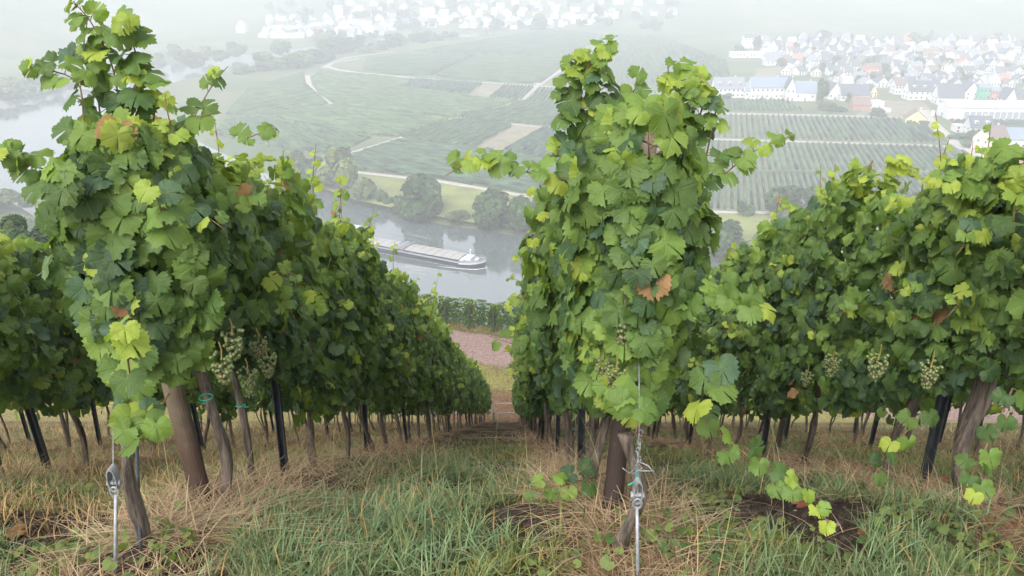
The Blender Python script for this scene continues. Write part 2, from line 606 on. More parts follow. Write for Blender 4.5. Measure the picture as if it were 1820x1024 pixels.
GRAVEL = plain('pale_gravel', (.36, .33, .29), .95, var=.15, scale=.3)
ASPH = plain('far_asphalt', (.30, .30, .30), .9, var=.1, scale=.2)
MEADOW = plain('meadow_grass', (.165, .185, .06), .95, var=.3, scale=.06, spec=.1)
FALLOW = plain('fallow_soil', (.21, .19, .135), .95, var=.2, scale=.15, spec=.1)
FIELDG = plain('field_grass', (.10, .135, .07), .95, var=.2, scale=.1, spec=.1)
FIELDG2 = plain('pale_field_grass', (.17, .185, .115), .95, var=.2, scale=.1, spec=.1)

ZR = 3.05
g = lambda *uv: [G(u, v, 3.0) for u, v in uv]
ribbon('farm_road', g((575, 121), (590, 112), (640, 104)), 6, ZR, ASPH, 'curved end of the farm road near the river trees', 'road')
ribbon('farm_road', g((577, 117), (600, 124), (640, 130), (740, 139), (859, 147), (957, 153), (1100, 163), (1250, 172)), 6, ZR + .01, GRAVEL, 'pale farm road crossing the plain above the dark vineyard plots', 'road')
ribbon('gravel_path', g((545, 134), (549, 151), (563, 169), (587, 185)), 5, ZR + .02, GRAVEL, 'bright curved gravel path at the tip of the vineyard plain', 'path')
ribbon('gravel_path', g((587, 185), (665, 197), (803, 211)), 2.5, ZR + .02, FALLOW, 'thin track continuing from the bright curved path', 'path')
ribbon('gravel_path', g((600, 280), (708, 247), (803, 213), (869, 197), (926, 179), (953, 154), (1000, 123), (1084, 67)), 4.5, ZR + .03, GRAVEL, 'pale track running diagonally up through the vineyard plots', 'path')
ribbon('gravel_path', g((450, 205), (560, 227), (665, 244), (712, 247)), 2.5, ZR + .02, FALLOW, 'thin track between the two lower left plots', 'path')
ribbon('gravel_path', g((803, 212), (912, 221), (990, 229), (1250, 248)), 3.5, ZR + .02, GRAVEL, 'pale cross track meeting the diagonal track', 'path')
ribbon('gravel_path', g((1240, 247), (1640, 258), (1700, 262)), 5, ZR + .02, GRAVEL, 'pale headland strip between the two large right plots', 'path')
ribbon('gravel_path', g((1240, 201), (1610, 209)), 7, ZR + .02, GRAVEL, 'pale headland strip below the village houses', 'path')
ribbon('farm_road', g((560, 292), (630, 306), (785, 323), (919, 346), (1100, 364), (1268, 377), (1517, 380), (1830, 384)), 4, ZR + .02, GRAVEL, 'pale riverside track along the foot of the vineyards', 'road')
ribbon('village_road', g((1640, 196), (1652, 215), (1690, 250), (1740, 278), (1830, 318)), 8, ZR + .03, GRAVEL, 'pale road leading down past the long hall', 'road')
ribbon('farm_road', g((590, 110), (620, 102), (700, 92)), 5, ZR + .03, GRAVEL, 'pale road loop behind the vineyard tip', 'road')
sheet('meadow', g((560, 330), (560, 296), (630, 308), (785, 325), (919, 348), (1100, 366), (1268, 379), (1517, 382), (1860, 387), (1900, 440), (1400, 452), (1268, 448), (950, 408), (842, 396), (711, 372), (630, 355)), 3.02, MEADOW, 'olive meadow strip between riverside track and bank trees', 'meadow')
sheet('gravel_yard', g((1520, 205), (1560, 178), (1640, 182), (1660, 200), (1650, 212), (1600, 206)), 3.04, FALLOW, 'bare gravel yard beside the long hall', 'yard')
sheet('bare_field', g((1345, 124), (1400, 117), (1440, 126), (1400, 134), (1340, 138)), 3.04, FALLOW, 'bare ochre plot behind the front houses', 'field')
sheet('bare_field', g((842, 264), (915, 223), (962, 227), (890, 268)), 3.04, FALLOW, 'fallow brown strip between two vineyard plots', 'field')
sheet('bare_field', g((831, 169), (859, 150), (893, 152), (866, 174)), 3.04, FALLOW, 'small fallow plot below the farm road', 'field')


def field(poly_px, d_px, spacing, w, h, label, cols, ground=None, step=6.0, z=3.0, seed=0, gap=0.0):
    rng = np.random.default_rng(seed + 100)
    poly = np.array([G(u, v, z)[:2] for u, v in poly_px])
    a, b = G(*d_px[0], z)[:2], G(*d_px[1], z)[:2]
    d = (b - a) / np.linalg.norm(b - a); n = np.array([-d[1], d[0]])
    s, q = poly @ d, poly @ n
    V, Fc, C = [], [], []
    base = 0
    for off in np.arange(q.min() + spacing / 2, q.max(), spacing):
        xs = []
        for i in range(len(poly)):
            q0, q1 = q[i], q[(i + 1) % len(poly)]
            if (q0 > off) != (q1 > off):
                xs.append(s[i] + (s[(i + 1) % len(poly)] - s[i]) * (off - q0) / (q1 - q0))
        xs.sort()
        for k in range(0, len(xs) - 1, 2):
            L = xs[k + 1] - xs[k]
            if L < 4: continue
            m = max(2, int(L / step) + 1)
            ss = np.linspace(xs[k] + .5, xs[k + 1] - .5, m)
            hh = h * rng.uniform(.82, 1.12, m); ww = w * rng.uniform(.8, 1.2, m)
            oo = off + rng.uniform(-.08, .08, m)
            ctr = ss[:, None] * d + oo[:, None] * n
            ring = np.zeros((m, 4, 3))
            for j, (sg, zz) in enumerate(((-1, 0.25), (-.8, 1), (.8, 1), (1, 0.25))):
                ring[:, j, :2] = ctr + n * (sg * ww / 2)[:, None]
                ring[:, j, 2] = z + zz * hh
            V.append(ring.reshape(-1, 3))
            ii = base + np.arange(m * 4).reshape(m, 4)
            for j in range(3):
                Fc.append(np.stack([ii[:-1, j], ii[1:, j], ii[1:, j + 1], ii[:-1, j + 1]], -1))
            Fc.append(np.array([[ii[0, 0], ii[0, 1], ii[0, 2], ii[0, 3]], [ii[-1, 3], ii[-1, 2], ii[-1, 1], ii[-1, 0]]]))
            cc = np.array(cols[0]) * (1 - rng.random((m, 1))) + np.array(cols[1]) * rng.random((m, 1))
            C.append(np.repeat(cc, 4, axis=0))
            base += m * 4
    o = link('vineyard_rows', mesh_np('vineyard_rows', np.concatenate(V), np.concatenate(Fc), FIELD, np.concatenate(C), smooth=False))
    tag(o, label, 'vineyard plot', 'vineyard plots on the plain', 'stuff')
    sheet('field_ground', [G(u, v, z) for u, v in poly_px], z + .02, ground or FIELDG, 'grassy ground under ' + label, 'field')


DK = ((.038, .080, .042), (.065, .112, .052)); LT = ((.055, .108, .040), (.088, .142, .052)); MD = ((.042, .090, .036), (.072, .124, .046))
field([(606, 283), (708, 250), (770, 257), (870, 268), (985, 290), (1190, 308), (1190, 364), (919, 342), (785, 319), (632, 302)], ((620, 285), (800, 318)), 2.3, .9, 1.9, 'dark vineyard plot at the near left corner of the plain', DK, seed=1)
field([(712, 246), (806, 214), (838, 214), (912, 223), (838, 264), (770, 255)], ((912, 223), (820, 262)), 2.3, .9, 1.9, 'striped vineyard plot above the dark corner plot', MD, FIELDG2, seed=2)
field([(894, 268), (964, 228), (1190, 246), (1190, 303), (1010, 290)], ((964, 228), (894, 268)), 2.6, 1, 1.9, 'narrow vineyard plot right of the fallow strip', DK, seed=3)
field([(808, 211), (869, 199), (930, 181), (1190, 192), (1190, 241), (912, 219), (838, 210)], ((985, 186), (880, 216)), 2.4, .9, 1.9, 'vineyard plot below the road fork with the parked car', MD, seed=4)
field([(592, 188), (665, 199), (800, 213), (708, 244), (665, 241), (560, 225), (460, 203)], ((560, 225), (665, 241)), 2.2, .9, 1.8, 'light green vineyard plot left of the diagonal track', LT, seed=5)
field([(552, 140), (572, 126), (640, 133), (734, 142), (713, 157), (831, 171), (866, 176), (924, 179), (867, 196), (803, 209), (665, 195), (592, 183), (566, 168)], ((592, 183), (803, 209)), 2.2, .9, 1.7, 'wide pale vineyard plot inside the curved path', LT, seed=6)
field([(717, 155), (738, 142), (857, 149), (830, 168)], ((738, 142), (717, 155)), 2.4, 1.1, 2.0, 'dark narrow vineyard plot below the farm road', DK, FIELDG2, seed=7)
field([(868, 174), (894, 153), (950, 155), (924, 178)], ((894, 153), (868, 174)), 3, 1.2, 2.0, 'dark vineyard plot left of the diagonal track top', DK, FIELDG2, seed=8)
field([(938, 180), (957, 157), (1190, 166), (1190, 189)], ((957, 157), (938, 180)), 3.2, 1.3, 2.0, 'striped vineyard plot beside the tall right vine', DK, FIELDG2, seed=9)
field([(644, 124), (652, 106), (720, 98), (846, 98), (768, 135), (700, 134)], ((652, 106), (846, 98)), 2.6, 1, 1.8, 'faint vineyard plot above the bend of the farm road', MD, seed=10, step=12)
field([(774, 136), (850, 99), (1000, 103), (996, 123), (960, 150), (860, 144)], ((774, 136), (960, 150)), 2.6, 1, 1.8, 'faint vineyard plot beyond the farm road', MD, seed=11, step=12)
field([(735, 92), (1000, 50), (1078, 66), (1004, 100), (850, 96)], ((735, 92), (1000, 60)), 3.2, 1.2, 1.8, 'hazy vineyard plot nearest the far village', MD, seed=12, step=14)
field([(1012, 102), (1090, 62), (1180, 66), (1290, 108), (1300, 150), (1010, 150)], ((1090, 100), (1100, 150)), 3, 1.1, 1.8, 'hazy vineyard plot left of the right village', MD, seed=13, step=12)
field([(400, 205), (440, 160), (540, 128), (545, 151), (585, 186), (470, 202)], ((440, 160), (545, 151)), 2.4, .9, 1.7, 'light vineyard plot left of the bright curved path', LT, seed=14)
field([(400, 216), (450, 207), (560, 229), (662, 245), (598, 276), (480, 262), (380, 240)], ((450, 207), (598, 270)), 2.3, .9, 1.8, 'vineyard plot at the lower left edge above the willows', MD, seed=15)
VR = ((1300, 200), (1300, 300))
field([(1200, 182), (1398, 178), (1432, 199), (1200, 196)], ((1300, 180), (1302, 200)), 3.2, 1.3, 1.9, 'small vineyard plot right below the long white houses', MD, seed=16)
field([(1200, 205), (1262, 205), (1606, 213), (1640, 225), (1686, 254), (1630, 254), (1200, 243)], VR, 3.5, 1.5, 1.9, 'striped vineyard plot between the two pale strips', DK, FIELDG2, seed=17, step=8)
field([(1200, 252), (1640, 262), (1696, 264), (1785, 306), (1200, 303)], VR, 3.3, 1.4, 1.9, 'large striped vineyard plot in the middle right', DK, FIELDG2, seed=18, step=8)
field([(1200, 309), (1795, 312), (1830, 330), (1830, 380), (1517, 376), (1268, 373), (1200, 366)], VR, 2.9, 1.2, 1.9, 'striped vineyard plot above the riverside track', DK, FIELDG2, seed=19, step=8)
field([(1690, 219), (1830, 216), (1830, 244), (1766, 237), (1712, 232)], ((1690, 219), (1830, 216)), 2.6, 1.2, 1.5, 'dark green plot in front of the long hall', DK, seed=20)

# ------------------------------------------------------------------ trees of the valley
def crown_mesh(name, seed, n, base, hi, lobes=15, leaf=.075, rx=.5, rz=.42, zc=.55):
    """unit crown about 1 m wide and tall, made of many small bent leaf clumps on uneven lobes"""
    rng = np.random.default_rng(seed)
    th = rng.uniform(0, 2 * math.pi, lobes); hh = rng.uniform(-1, 1, lobes)
    L = np.stack([np.cos(th) * rx * .55 * np.sqrt(1 - hh ** 2 * .7), np.sin(th) * rx * .55 * np.sqrt(1 - hh ** 2 * .7), zc + hh * rz * .62], -1)
    LR = rng.uniform(.09, .25, lobes)
    which = rng.integers(0, lobes, n)
    d = rng.normal(size=(n, 3)); d /= np.linalg.norm(d, axis=1)[:, None]
    p = L[which] + d * (LR[which] * rng.uniform(.55, 1.08, n) ** .6)[:, None]
    nrm = d + rng.normal(size=(n, 3)) * .45 + np.array([0, 0, .35]); nrm /= np.linalg.norm(nrm, axis=1)[:, None]
    t1 = np.cross(nrm, rng.normal(size=(n, 3))); t1 /= np.linalg.norm(t1, axis=1)[:, None]
    t2 = np.cross(nrm, t1)
    s = (leaf * rng.uniform(.5, 1.3, n))[:, None]
    V = np.stack([p - t1 * s, p - t2 * s * .7 + nrm * s * .25, p + t1 * s, p + t2 * s * .7 + nrm * s * .25], 1).reshape(-1, 3)
    Fc = np.arange(n * 4).reshape(n, 4)
    k = rng.random((n, 1)) ** 1.5
    lob = rng.random(lobes)[which][:, None]
    C = np.array(base) * (1 - k) + np.array(hi) * k
    C = C * (.6 + .8 * lob)
    return mesh_np(name, V, Fc, TREELEAF, np.repeat(C, 4, axis=0), smooth=False)


CROWNS = {
    'dark': [crown_mesh('crown', 40 + i, 2400, (.028, .072, .012), (.080, .145, .026)) for i in range(3)],
    'pale': [crown_mesh('crown', 50 + i, 2400, (.080, .125, .024), (.165, .20, .05)) for i in range(2)],
    'gold': [crown_mesh('crown', 60 + i, 1200, (.20, .18, .08), (.34, .28, .12)) for i in range(1)],
    'bush': [crown_mesh('crown', 70 + i, 1600, (.036, .080, .014), (.092, .145, .03), lobes=7, rz=.40, zc=.42) for i in range(2)],
}
TRUNKMAT = plain('far_tree_bark', (.07, .055, .045), .95, var=.3)
mb = MB(); mb.tube([(0, 0, 0), (.01, 0, .2), (-.01, .01, .45)], [.035, .028, .015], 7)
mb.tube([(0, 0, .22), (.12, .03, .42), (.2, .05, .6)], [.018, .012, .006], 5); mb.tube([(0, 0, .28), (-.11, -.05, .45), (-.2, -.03, .62)], [.018, .012, .006], 5)
TRUNK = mb.mesh('trunk', TRUNKMAT, True)


BANK = 'trees and bushes along the river bank'


def tree(u, vb, wpx, hpx, kind, label, group, z=3.0, loc=None, name='tree'):
    p = G(u, vb, z) if loc is None else np.array(loc)
    dep = depth_of(p)
    w, h = wpx * dep / F, hpx * dep / F * 1.08
    if group == BANK:   # rooted on the sloping bank, right at the waterline
        p = G(u, vb - 1, 0) + np.array([0, 2.5, 0]); p[2] = float(vz(p[:1], p[1:2])[0]) - .3
    t_ = empty(name, p, R.uniform(0, 6.28))
    tag(t_, label, 'bush' if kind == 'bush' else 'tree', group)
    c = link('crown', R.choice(CROWNS[kind]), t_); c.scale = (w * .98, w * .98, h * 1.08); c.location = (0, 0, -.12 * h)
    k = link('trunk', TRUNK, t_); k.scale = (h, h, h)
    return t_


BANK = 'trees and bushes along the river bank'
for a in ((600, 346, 84, 74, 'pale', 'large pale rounded willow on the bank left of the barge'),
          (556, 340, 60, 56, 'dark', 'dark bank tree left of the large pale willow'),
          (520, 330, 70, 60, 'pale', 'pale bank tree glimpsed above the left vine row'),
          (648, 366, 52, 42, 'pale', 'small grey green bush right of the large pale willow'),
          (684, 374, 46, 38, 'bush', 'low bush between the willow and the big dark round tree'),
          (747, 392, 98, 74, 'dark', 'big dark round bank tree behind the middle of the barge'),
          (706, 383, 44, 40, 'bush', 'low bush at the left foot of the big dark round tree'),
          (815, 404, 52, 26, 'pale', 'low yellowish scrub right of the big dark round tree'),
          (876, 414, 80, 72, 'dark', 'tall dark bank tree behind the bow of the barge'),
          (930, 420, 84, 80, 'dark', 'dark bank tree touching the left edge of the tall right vine'),
          (962, 425, 50, 50, 'pale', 'pale bank bush half hidden by the tall right vine'),
          (1010, 428, 90, 80, 'dark', 'dark bank tree behind the tall right vine'),
          (1290, 466, 86, 68, 'dark', 'round dark bank bush right of the tall right vine'),
          (1322, 468, 60, 50, 'bush', 'smaller bank bush in front of the round dark bush'),
          (1352, 468, 66, 46, 'pale', 'yellowish bank bush beside the round dark bush'),
          (1400, 468, 90, 60, 'pale', 'yellow green bank bush above the right vine row'),
          (1240, 460, 70, 60, 'dark', 'dark bank bush behind the right edge of the tall vine')):
    tree(a[0], a[1], a[2], a[3], a[4], a[5], BANK)
TRK = 'trees beside the riverside track'
for a in ((1325, 382, 42, 36, 'bush', 'small round tree with a visible trunk beside the riverside track'),
          (1392, 386, 80, 54, 'dark', 'broad dark tree beside the riverside track'),
          (1446, 385, 62, 48, 'dark', 'dark tree just right of the broad track tree'),
          (1506, 386, 60, 44, 'dark', 'dark tree above the two yellow shoots of the right row'),
          (1576, 390, 70, 52, 'dark', 'dark track tree farthest to the right'),
          (736, 322, 16, 18, 'bush', 'tiny round bush on the riverside track above the barge')):
    tree(a[0], a[1], a[2], a[3], a[4], a[5], TRK)
ORDT = 'first second third fourth fifth sixth seventh eighth ninth tenth eleventh twelfth thirteenth fourteenth fifteenth sixteenth seventeenth eighteenth nineteenth twentieth twenty-first twenty-second twenty-third twenty-fourth twenty-fifth twenty-sixth twenty-seventh'.split()
FARG = 'hazy trees along the far river bend'
far_list = [(312, 100, 40, 26), (340, 120, 60, 30), (368, 104, 30, 22), (395, 112, 40, 26), (420, 100, 44, 24), (450, 128, 50, 26), (480, 124, 60, 30), (500, 98, 40, 26),
            (520, 122, 50, 26), (540, 118, 46, 26), (562, 112, 44, 22), (584, 108, 36, 18), (568, 76, 30, 22), (590, 96, 50, 28), (612, 94, 44, 26), (630, 90, 50, 30),
            (655, 94, 36, 16), (676, 88, 36, 18), (700, 84, 40, 22), (716, 82, 26, 20), (745, 76, 40, 18), (770, 72, 40, 20), (800, 70, 36, 16), (430, 132, 40, 22), (460, 108, 36, 20), (280, 118, 50, 30)]
for i, (u, v, w, h) in enumerate(far_list):
    kind = 'gold' if i == 2 else R.choice(['dark', 'dark', 'bush', 'pale'])
    tree(u, v, w, h, kind, 'pale golden tree standing alone in the hazy tree line' if i == 2 else f'bluish hazy tree along the far river bend, {ORDT[sorted(far_list).index(far_list[i])]} from left', None if i == 2 else FARG)
LFAR = 'hazy trees on the far left bank'
for i, (u, v, w, h) in enumerate([(8, 182, 60, 34), (40, 178, 60, 36), (72, 172, 56, 34), (100, 166, 50, 32), (128, 160, 46, 30), (20, 160, 50, 30), (60, 154, 50, 28), (95, 146, 44, 26), (-20, 186, 60, 36), (150, 152, 40, 26), (180, 146, 40, 26), (210, 140, 40, 26), (240, 134, 40, 26)]):
    tree(u, v - 4, w * .8, h * .6, R.choice(['bush', 'pale']), f'bluish hazy tree on the far left bank, {ORDT[sorted([8, 20, 40, 60, 72, 95, 100, 128, -20, 150, 180, 210, 240]).index(u)]} from left', LFAR)
LNEAR = 'trees on the near bank at the left edge'
for i, (u, v, w, h, k, lab) in enumerate([(10, 352, 60, 40, 'pale', 'pale bank tree at the left frame edge beside the water'), (50, 356, 60, 44, 'dark', 'dark bank tree second from the left edge'),
                                          (92, 362, 56, 42, 'pale', 'pale green bank tree third from the left edge'), (130, 378, 60, 44, 'dark', 'dark bank tree left of the tall left vine'),
                                          (20, 400, 70, 50, 'pale', 'autumn tinted tree below the left bank trees'), (80, 404, 70, 52, 'dark', 'dark shrub mass below the pale left bank tree'),
                                          (120, 420, 60, 46, 'bush', 'grey green bush beside the second left row'), (60, 440, 70, 46, 'bush', 'low bush just above the second left row'), (-30, 370, 70, 50, 'dark', 'dark bank tree cut by the left frame edge'),
                                          (170, 400, 60, 46, 'dark', 'dark bank tree behind the left vine column'), (230, 440, 70, 46, 'pale', 'pale bank tree behind the left vine column')]):
    tree(u, v + 12, w, h * .62, k, lab, LNEAR)
pt = np.array([-38.5, 60.0, gz1(-38.5, 60.0)])
tree(0, 0, 120, 120, 'dark', 'nearer dark green tree rising behind the second left row', None, loc=pt)
tree(0, 0, 110, 100, 'dark', 'lower dark green tree beside the nearer hillside tree', None, loc=np.array([-45.0, 62.0, gz1(-45.0, 62.0)]))

# ------------------------------------------------------------------ houses
def pm(name, c, r=.8): return plain(name, c, r, var=.08, scale=.6)


WALLS = {'white': pm('wall_white', (.70, .70, .69)), 'cream': pm('wall_cream', (.70, .66, .56)), 'yellow': pm('wall_yellow', (.80, .66, .36)), 'pink': pm('wall_pink', (.62, .26, .25)),
         'red': pm('wall_salmon', (.68, .34, .28)), 'green': pm('wall_green', (.10, .42, .30)), 'grey': pm('wall_grey', (.5, .5, .5)), 'brick': pm('wall_brick', (.42, .20, .15))}
ROOFS = {'slate': pm('roof_slate', (.10, .11, .135), .6), 'grey': pm('roof_grey', (.21, .225, .26), .6), 'blue': pm('roof_blue', (.20, .25, .32), .5), 'brown': pm('roof_brown', (.19, .13, .11)), 'pale': pm('roof_pale', (.52, .54, .57), .5), 'red': pm('roof_red', (.42, .18, .13))}
PANE = plain('window_glass', (.03, .035, .04), .12, var=.1, spec=.6)
SILL = plain('window_frame', (.7, .7, .68), .6, var=.05)
DOORM = plain('house_door', (.12, .09, .07), .6, var=.1)
mb = MB(); mb.box((0, 0, 0), (1, .08, 1)); PANEM = mb.mesh('window', PANE)
mb = MB(); mb.box((0, 0, -.56), (1.15, .16, .1)); SILLM = mb.mesh('sill', SILL)
mb = MB(); mb.box((0, 0, 0), (1, .1, 1)); DOORME = mb.mesh('door', DOORM)


def house(p, rz, w, d, hw, hr, wall, roof, label, group, nwin=(4, 2), flat=False, detail=2, dormers=0, chimney=True, name='house', ridge='x'):
    """w along local x, front faces local -y; ridge along x (or along y: gable to the front)"""
    h = empty(name, p, rz)
    tag(h, label, 'house', group)
    mb = MB()
    if flat:
        mb.box((0, 0, hw / 2 - .5), (w, d, hw + 1)); mb.build('wall', WALLS[wall], h)
        mb = MB(); mb.box((0, 0, hw + .15), (w + .6, d + .6, .3)); mb.build('roof', ROOFS[roof], h)
    else:
        if ridge == 'x':
            a = d / 2
            poly = [(-a, -1), (a, -1), (a, hw), (0, hw + hr), (-a, hw)]
            mb.prism(poly, -w / 2, w / 2); mb.v = [(y, x, z) for x, y, z in mb.v]
        else:
            a = w / 2
            poly = [(-a, -1), (a, -1), (a, hw), (0, hw + hr), (-a, hw)]
            mb.prism(poly, -d / 2, d / 2)
        mb.build('wall', WALLS[wall], h)
        mb = MB()
        ov = .35; k = hr / a; th = .28
        for sg in (-1, 1):
            poly = [(0, hw + hr + .02), (sg * (a + ov), hw - k * ov + .02), (sg * (a + ov), hw - k * ov + .02 + th), (0, hw + hr + .02 + th)]
            L = (w if ridge == 'x' else d) / 2 + .3
            b = MB(); b.prism(poly, -L, L)
            if ridge == 'x': b.v = [(y, x, z) for x, y, z in b.v]
            mb.add(b.v, b.f)
        rf = mb.build('roof', ROOFS[roof], h)
        if chimney and detail >= 1:
            c = MB(); c.box((w * .22, .3, hw + hr + .5), (.7, .7, 1.6)); c.build('chimney', WALLS['white'], rf)
        for i in range(dormers):
            x = (i + .5) / dormers * w - w / 2
            c = MB(); c.box((x, -a * .55, hw + hr * .5), (1.7, a * .8, 1.5)); dm = c.build('dormer', WALLS['white'], h)
            link('pane', PANEM, dm, mat4=Matrix.Translation((x, -a * .95 - .02, hw + hr * .5)) @ Matrix.Diagonal((1.1, 1, 1, 1)))
    if detail >= 1:
        nx, nz = nwin
        for i in range(nx):
            for j in range(nz):
                x = (i + .5) / nx * w - w / 2
                z = hw * (j + .55) / nz
                if detail >= 2 and j == 0 and i == nx // 2:
                    link('door', DOORME, h, mat4=Matrix.Translation((x, -d / 2 - .02, 1.05)) @ Matrix.Diagonal((1.1, 1, 2.1, 1)))
                    continue
                wd = link('window', PANEM, h, mat4=Matrix.Translation((x, -d / 2 - .02, z)) @ Matrix.Diagonal((1.15, 1, 1.35, 1)))
                if detail >= 2: link('sill', SILLM, wd)
        if detail >= 2 and not flat:
            for z in (hw * .3, hw * .8):
                for y in (-d * .2, d * .2):
                    for sg in (-1, 1):
                        if sg * p[0] > 0 and abs(rz) < .2: continue
                        link('window', PANEM, h, mat4=Matrix.Translation((sg * (w / 2 + .02), y, z)) @ Matrix.Rotation(math.pi / 2, 4, 'Z') @ Matrix.Diagonal((1, 1, 1.3, 1)))
    return h


def hp(u0, u1, vb, rz, ratio, hpx, rpx, wall, roof, label, group=None, z=3.0, **k):
    """house from the span of its front wall in the picture"""
    p = G((u0 + u1) / 2, vb, z); dep = depth_of(p)
    w = (u1 - u0) * dep / F; d = w * ratio if ratio < 3 else ratio
    p = p + np.array([0, d / 2, 0])
    return house(p, rz, w, d, hpx * dep / F * 1.1, rpx * dep / F * 1.25, wall, roof, label, group, **k)


FR = 'white houses along the front edge of the village'
hp(1268, 1322, 174, .03, 10, 15, 14, 'white', 'grey', 'long white house with grey roof and dormers, leftmost in the front street', FR, nwin=(7, 2), dormers=3)
hp(1324, 1334, 176, .03, 8, 13, 10, 'white', 'blue', 'narrow white annex wedged between the two leftmost long houses', FR, nwin=(2, 1))
hp(1333, 1400, 177, .02, 11, 19, 13, 'white', 'blue', 'longest white house with a blue grey roof in the front street', FR, nwin=(8, 2))
hp(1396, 1412, 180, -.05, 10, 20, 14, 'white', 'slate', 'white house end with steep gable beside the blue roofed long house', FR, nwin=(2, 2), ridge='y')
hp(1413, 1450, 180, -.1, 10, 14, 14, 'white', 'blue', 'white barn with a wide blue roof right of the longest house', FR, nwin=(3, 1))
hp(1471, 1494, 177, .06, 14, 11, 13, 'white', 'slate', 'white house with broad front gable beside the tall dark tree', FR, nwin=(3, 1), ridge='y')
hp(1494, 1545, 180, .0, 11, 10, 13, 'white', 'slate', 'white house with long slate roof joined to the broad gable', FR, nwin=(6, 1))
hp(1545, 1558, 174, .0, 9, 9, 9, 'yellow', 'slate', 'pale yellow gabled house behind the rusty barn', FR, nwin=(2, 2), ridge='y')
hp(1518, 1548, 196, -.15, 12, 8, 10, 'brick', 'brown', 'rusty red barn with a grey brown roof beside the gravel yard', None, nwin=(0, 0), detail=0, name='barn')
hp(1538, 1570, 194, .1, 9, 11, 0, 'white', 'pale', 'white flat roofed shed beside the rusty barn', None, nwin=(2, 1), flat=True, name='shed')
hp(1556, 1583, 200, .0, 5, 5, 0, 'white', 'pale', 'low white container shed in the gravel yard', None, nwin=(0, 1), flat=True, detail=0, name='shed')
hp(1590, 1611, 168, .0, 10, 14, 8, 'white', 'brown', 'white two storey house behind the gravel yard', FR, nwin=(4, 2))
hp(1613, 1670, 178, .02, 11, 14, 13, 'white', 'slate', 'long white house with three roof windows above the gravel yard', FR, nwin=(6, 2), dormers=3)
hp(1668, 1712, 187, -.1, 13, 12, 17, 'white', 'slate', 'white house with a big dark roof behind the hall', FR, nwin=(5, 1))
hp(1712, 1738, 178, .0, 11, 12, 14, 'white', 'slate', 'white gabled house left of the green house', FR, nwin=(2, 2), ridge='y')
hp(1738, 1758, 180, .0, 10, 21, 4, 'green', 'grey', 'bright green house in the village', None, nwin=(3, 2))
hp(1760, 1776, 181, .0, 10, 17, 5, 'pink', 'grey', 'pinkish red house right of the green house', None, nwin=(3, 2))
hp(1784, 1804, 187, .1, 10, 10, 14, 'white', 'slate', 'white gabled house behind the right end of the hall', FR, nwin=(2, 1), ridge='y')
hp(1800, 1830, 186, .0, 10, 9, 12, 'cream', 'slate', 'cream house with slate roof at the right frame edge behind the hall', None, nwin=(3, 1))
hp(1538, 1565, 134, .0, 9, 12, 5, 'red', 'brown', 'salmon red house in the middle of the village', None, nwin=(4, 2))
hp(1612, 1632, 72, .0, 10, 7, 4, 'red', 'red', 'reddish house high at the back of the village', None, nwin=(3, 1))
hp(1614, 1648, 220, -.25, 10, 8, 11, 'yellow', 'brown', 'small pale yellow cottage among the vines below the yard', None, nwin=(2, 1), ridge='y', name='cottage')
hp(1700, 1722, 236, -.1, 8, 10, 0, 'white', 'pale', 'white flat roofed wing of the modern house', None, nwin=(3, 2), flat=True)
hp(1724, 1762, 246, -.1, 11, 17, 14, 'white', 'slate', 'modern white house with slate roof and dark glass front', None, nwin=(4, 2), dormers=2)
hp(1746, 1790, 272, .35, 12, 21, 17, 'cream', 'brown', 'tall cream stone house beside the road to the hall', None, nwin=(3, 3))
hp(1788, 1850, 264, -.1, 12, 14, 14, 'white', 'blue', 'house with a blue solar roof at the right frame edge', None, nwin=(5, 1))
hp(1795, 1850, 292, .0, 8, 12, 6, 'brick', 'grey', 'low stone outbuilding below the cream house', None, nwin=(3, 1), name='outbuilding')
hp(1300, 1356, 103, .05, 12, 8, 0, 'white', 'pale', 'long flat white pavilion at the left edge of the village', None, nwin=(9, 1), flat=True, name='pavilion')
hp(1322, 1344, 86, .0, 12, 16, 4, 'white', 'slate', 'tall white house above the long flat pavilion', None, nwin=(4, 3))
hp(1360, 1392, 117, .05, 10, 8, 11, 'white', 'grey', 'white house with a sloping grey roof left of the ochre plot', None, nwin=(4, 1))
# long hall
p = G(1750, 213); dep = depth_of(p); w = 170 * dep / F
hall = empty('long_hall', p + np.array([8, 8, 0]), -.06)
tag(hall, 'long white hall with pale roof and a row of grey doors', 'hall')
HW, HR, HD = 8.0, 3.0, 17.0
mb = MB(); mb.prism([(-HD / 2, -1), (HD / 2, -1), (HD / 2, HW), (0, HW + HR), (-HD / 2, HW)], -w / 2, w / 2); mb.v = [(y, x, z) for x, y, z in mb.v]; mb.build('wall', WALLS['white'], hall)
mb = MB()
for sg in (-1, 1):
    b = MB(); b.prism([(0, HW + HR + .02), (sg * (HD / 2 + .5), HW - .15), (sg * (HD / 2 + .5), HW + .15), (0, HW + HR + .32)], -w / 2 - .4, w / 2 + .4); b.v = [(y, x, z) for x, y, z in b.v]; mb.add(b.v, b.f)
mb.build('roof', ROOFS['pale'], hall)
HDOOR = plain('hall_door', (.30, .33, .37), .6, var=.1)
mb = MB(); mb.box((0, 0, 0), (3.2, .16, 5.2)); hd = mb.mesh('door', HDOOR)
for i in range(12): link('door', hd, hall, loc=(-w / 2 + 12 + i * (w - 16) / 12, -HD / 2 - .04, 2.6))
mb = MB(); mb.box((0, 0, 0), (2.6, .16, 3.0)); link('door', mb.mesh('door', HDOOR), hall, mat4=Matrix.Translation((-w / 2 - .04, 0, 1.5)) @ Matrix.Rotation(math.pi / 2, 4, 'Z'))

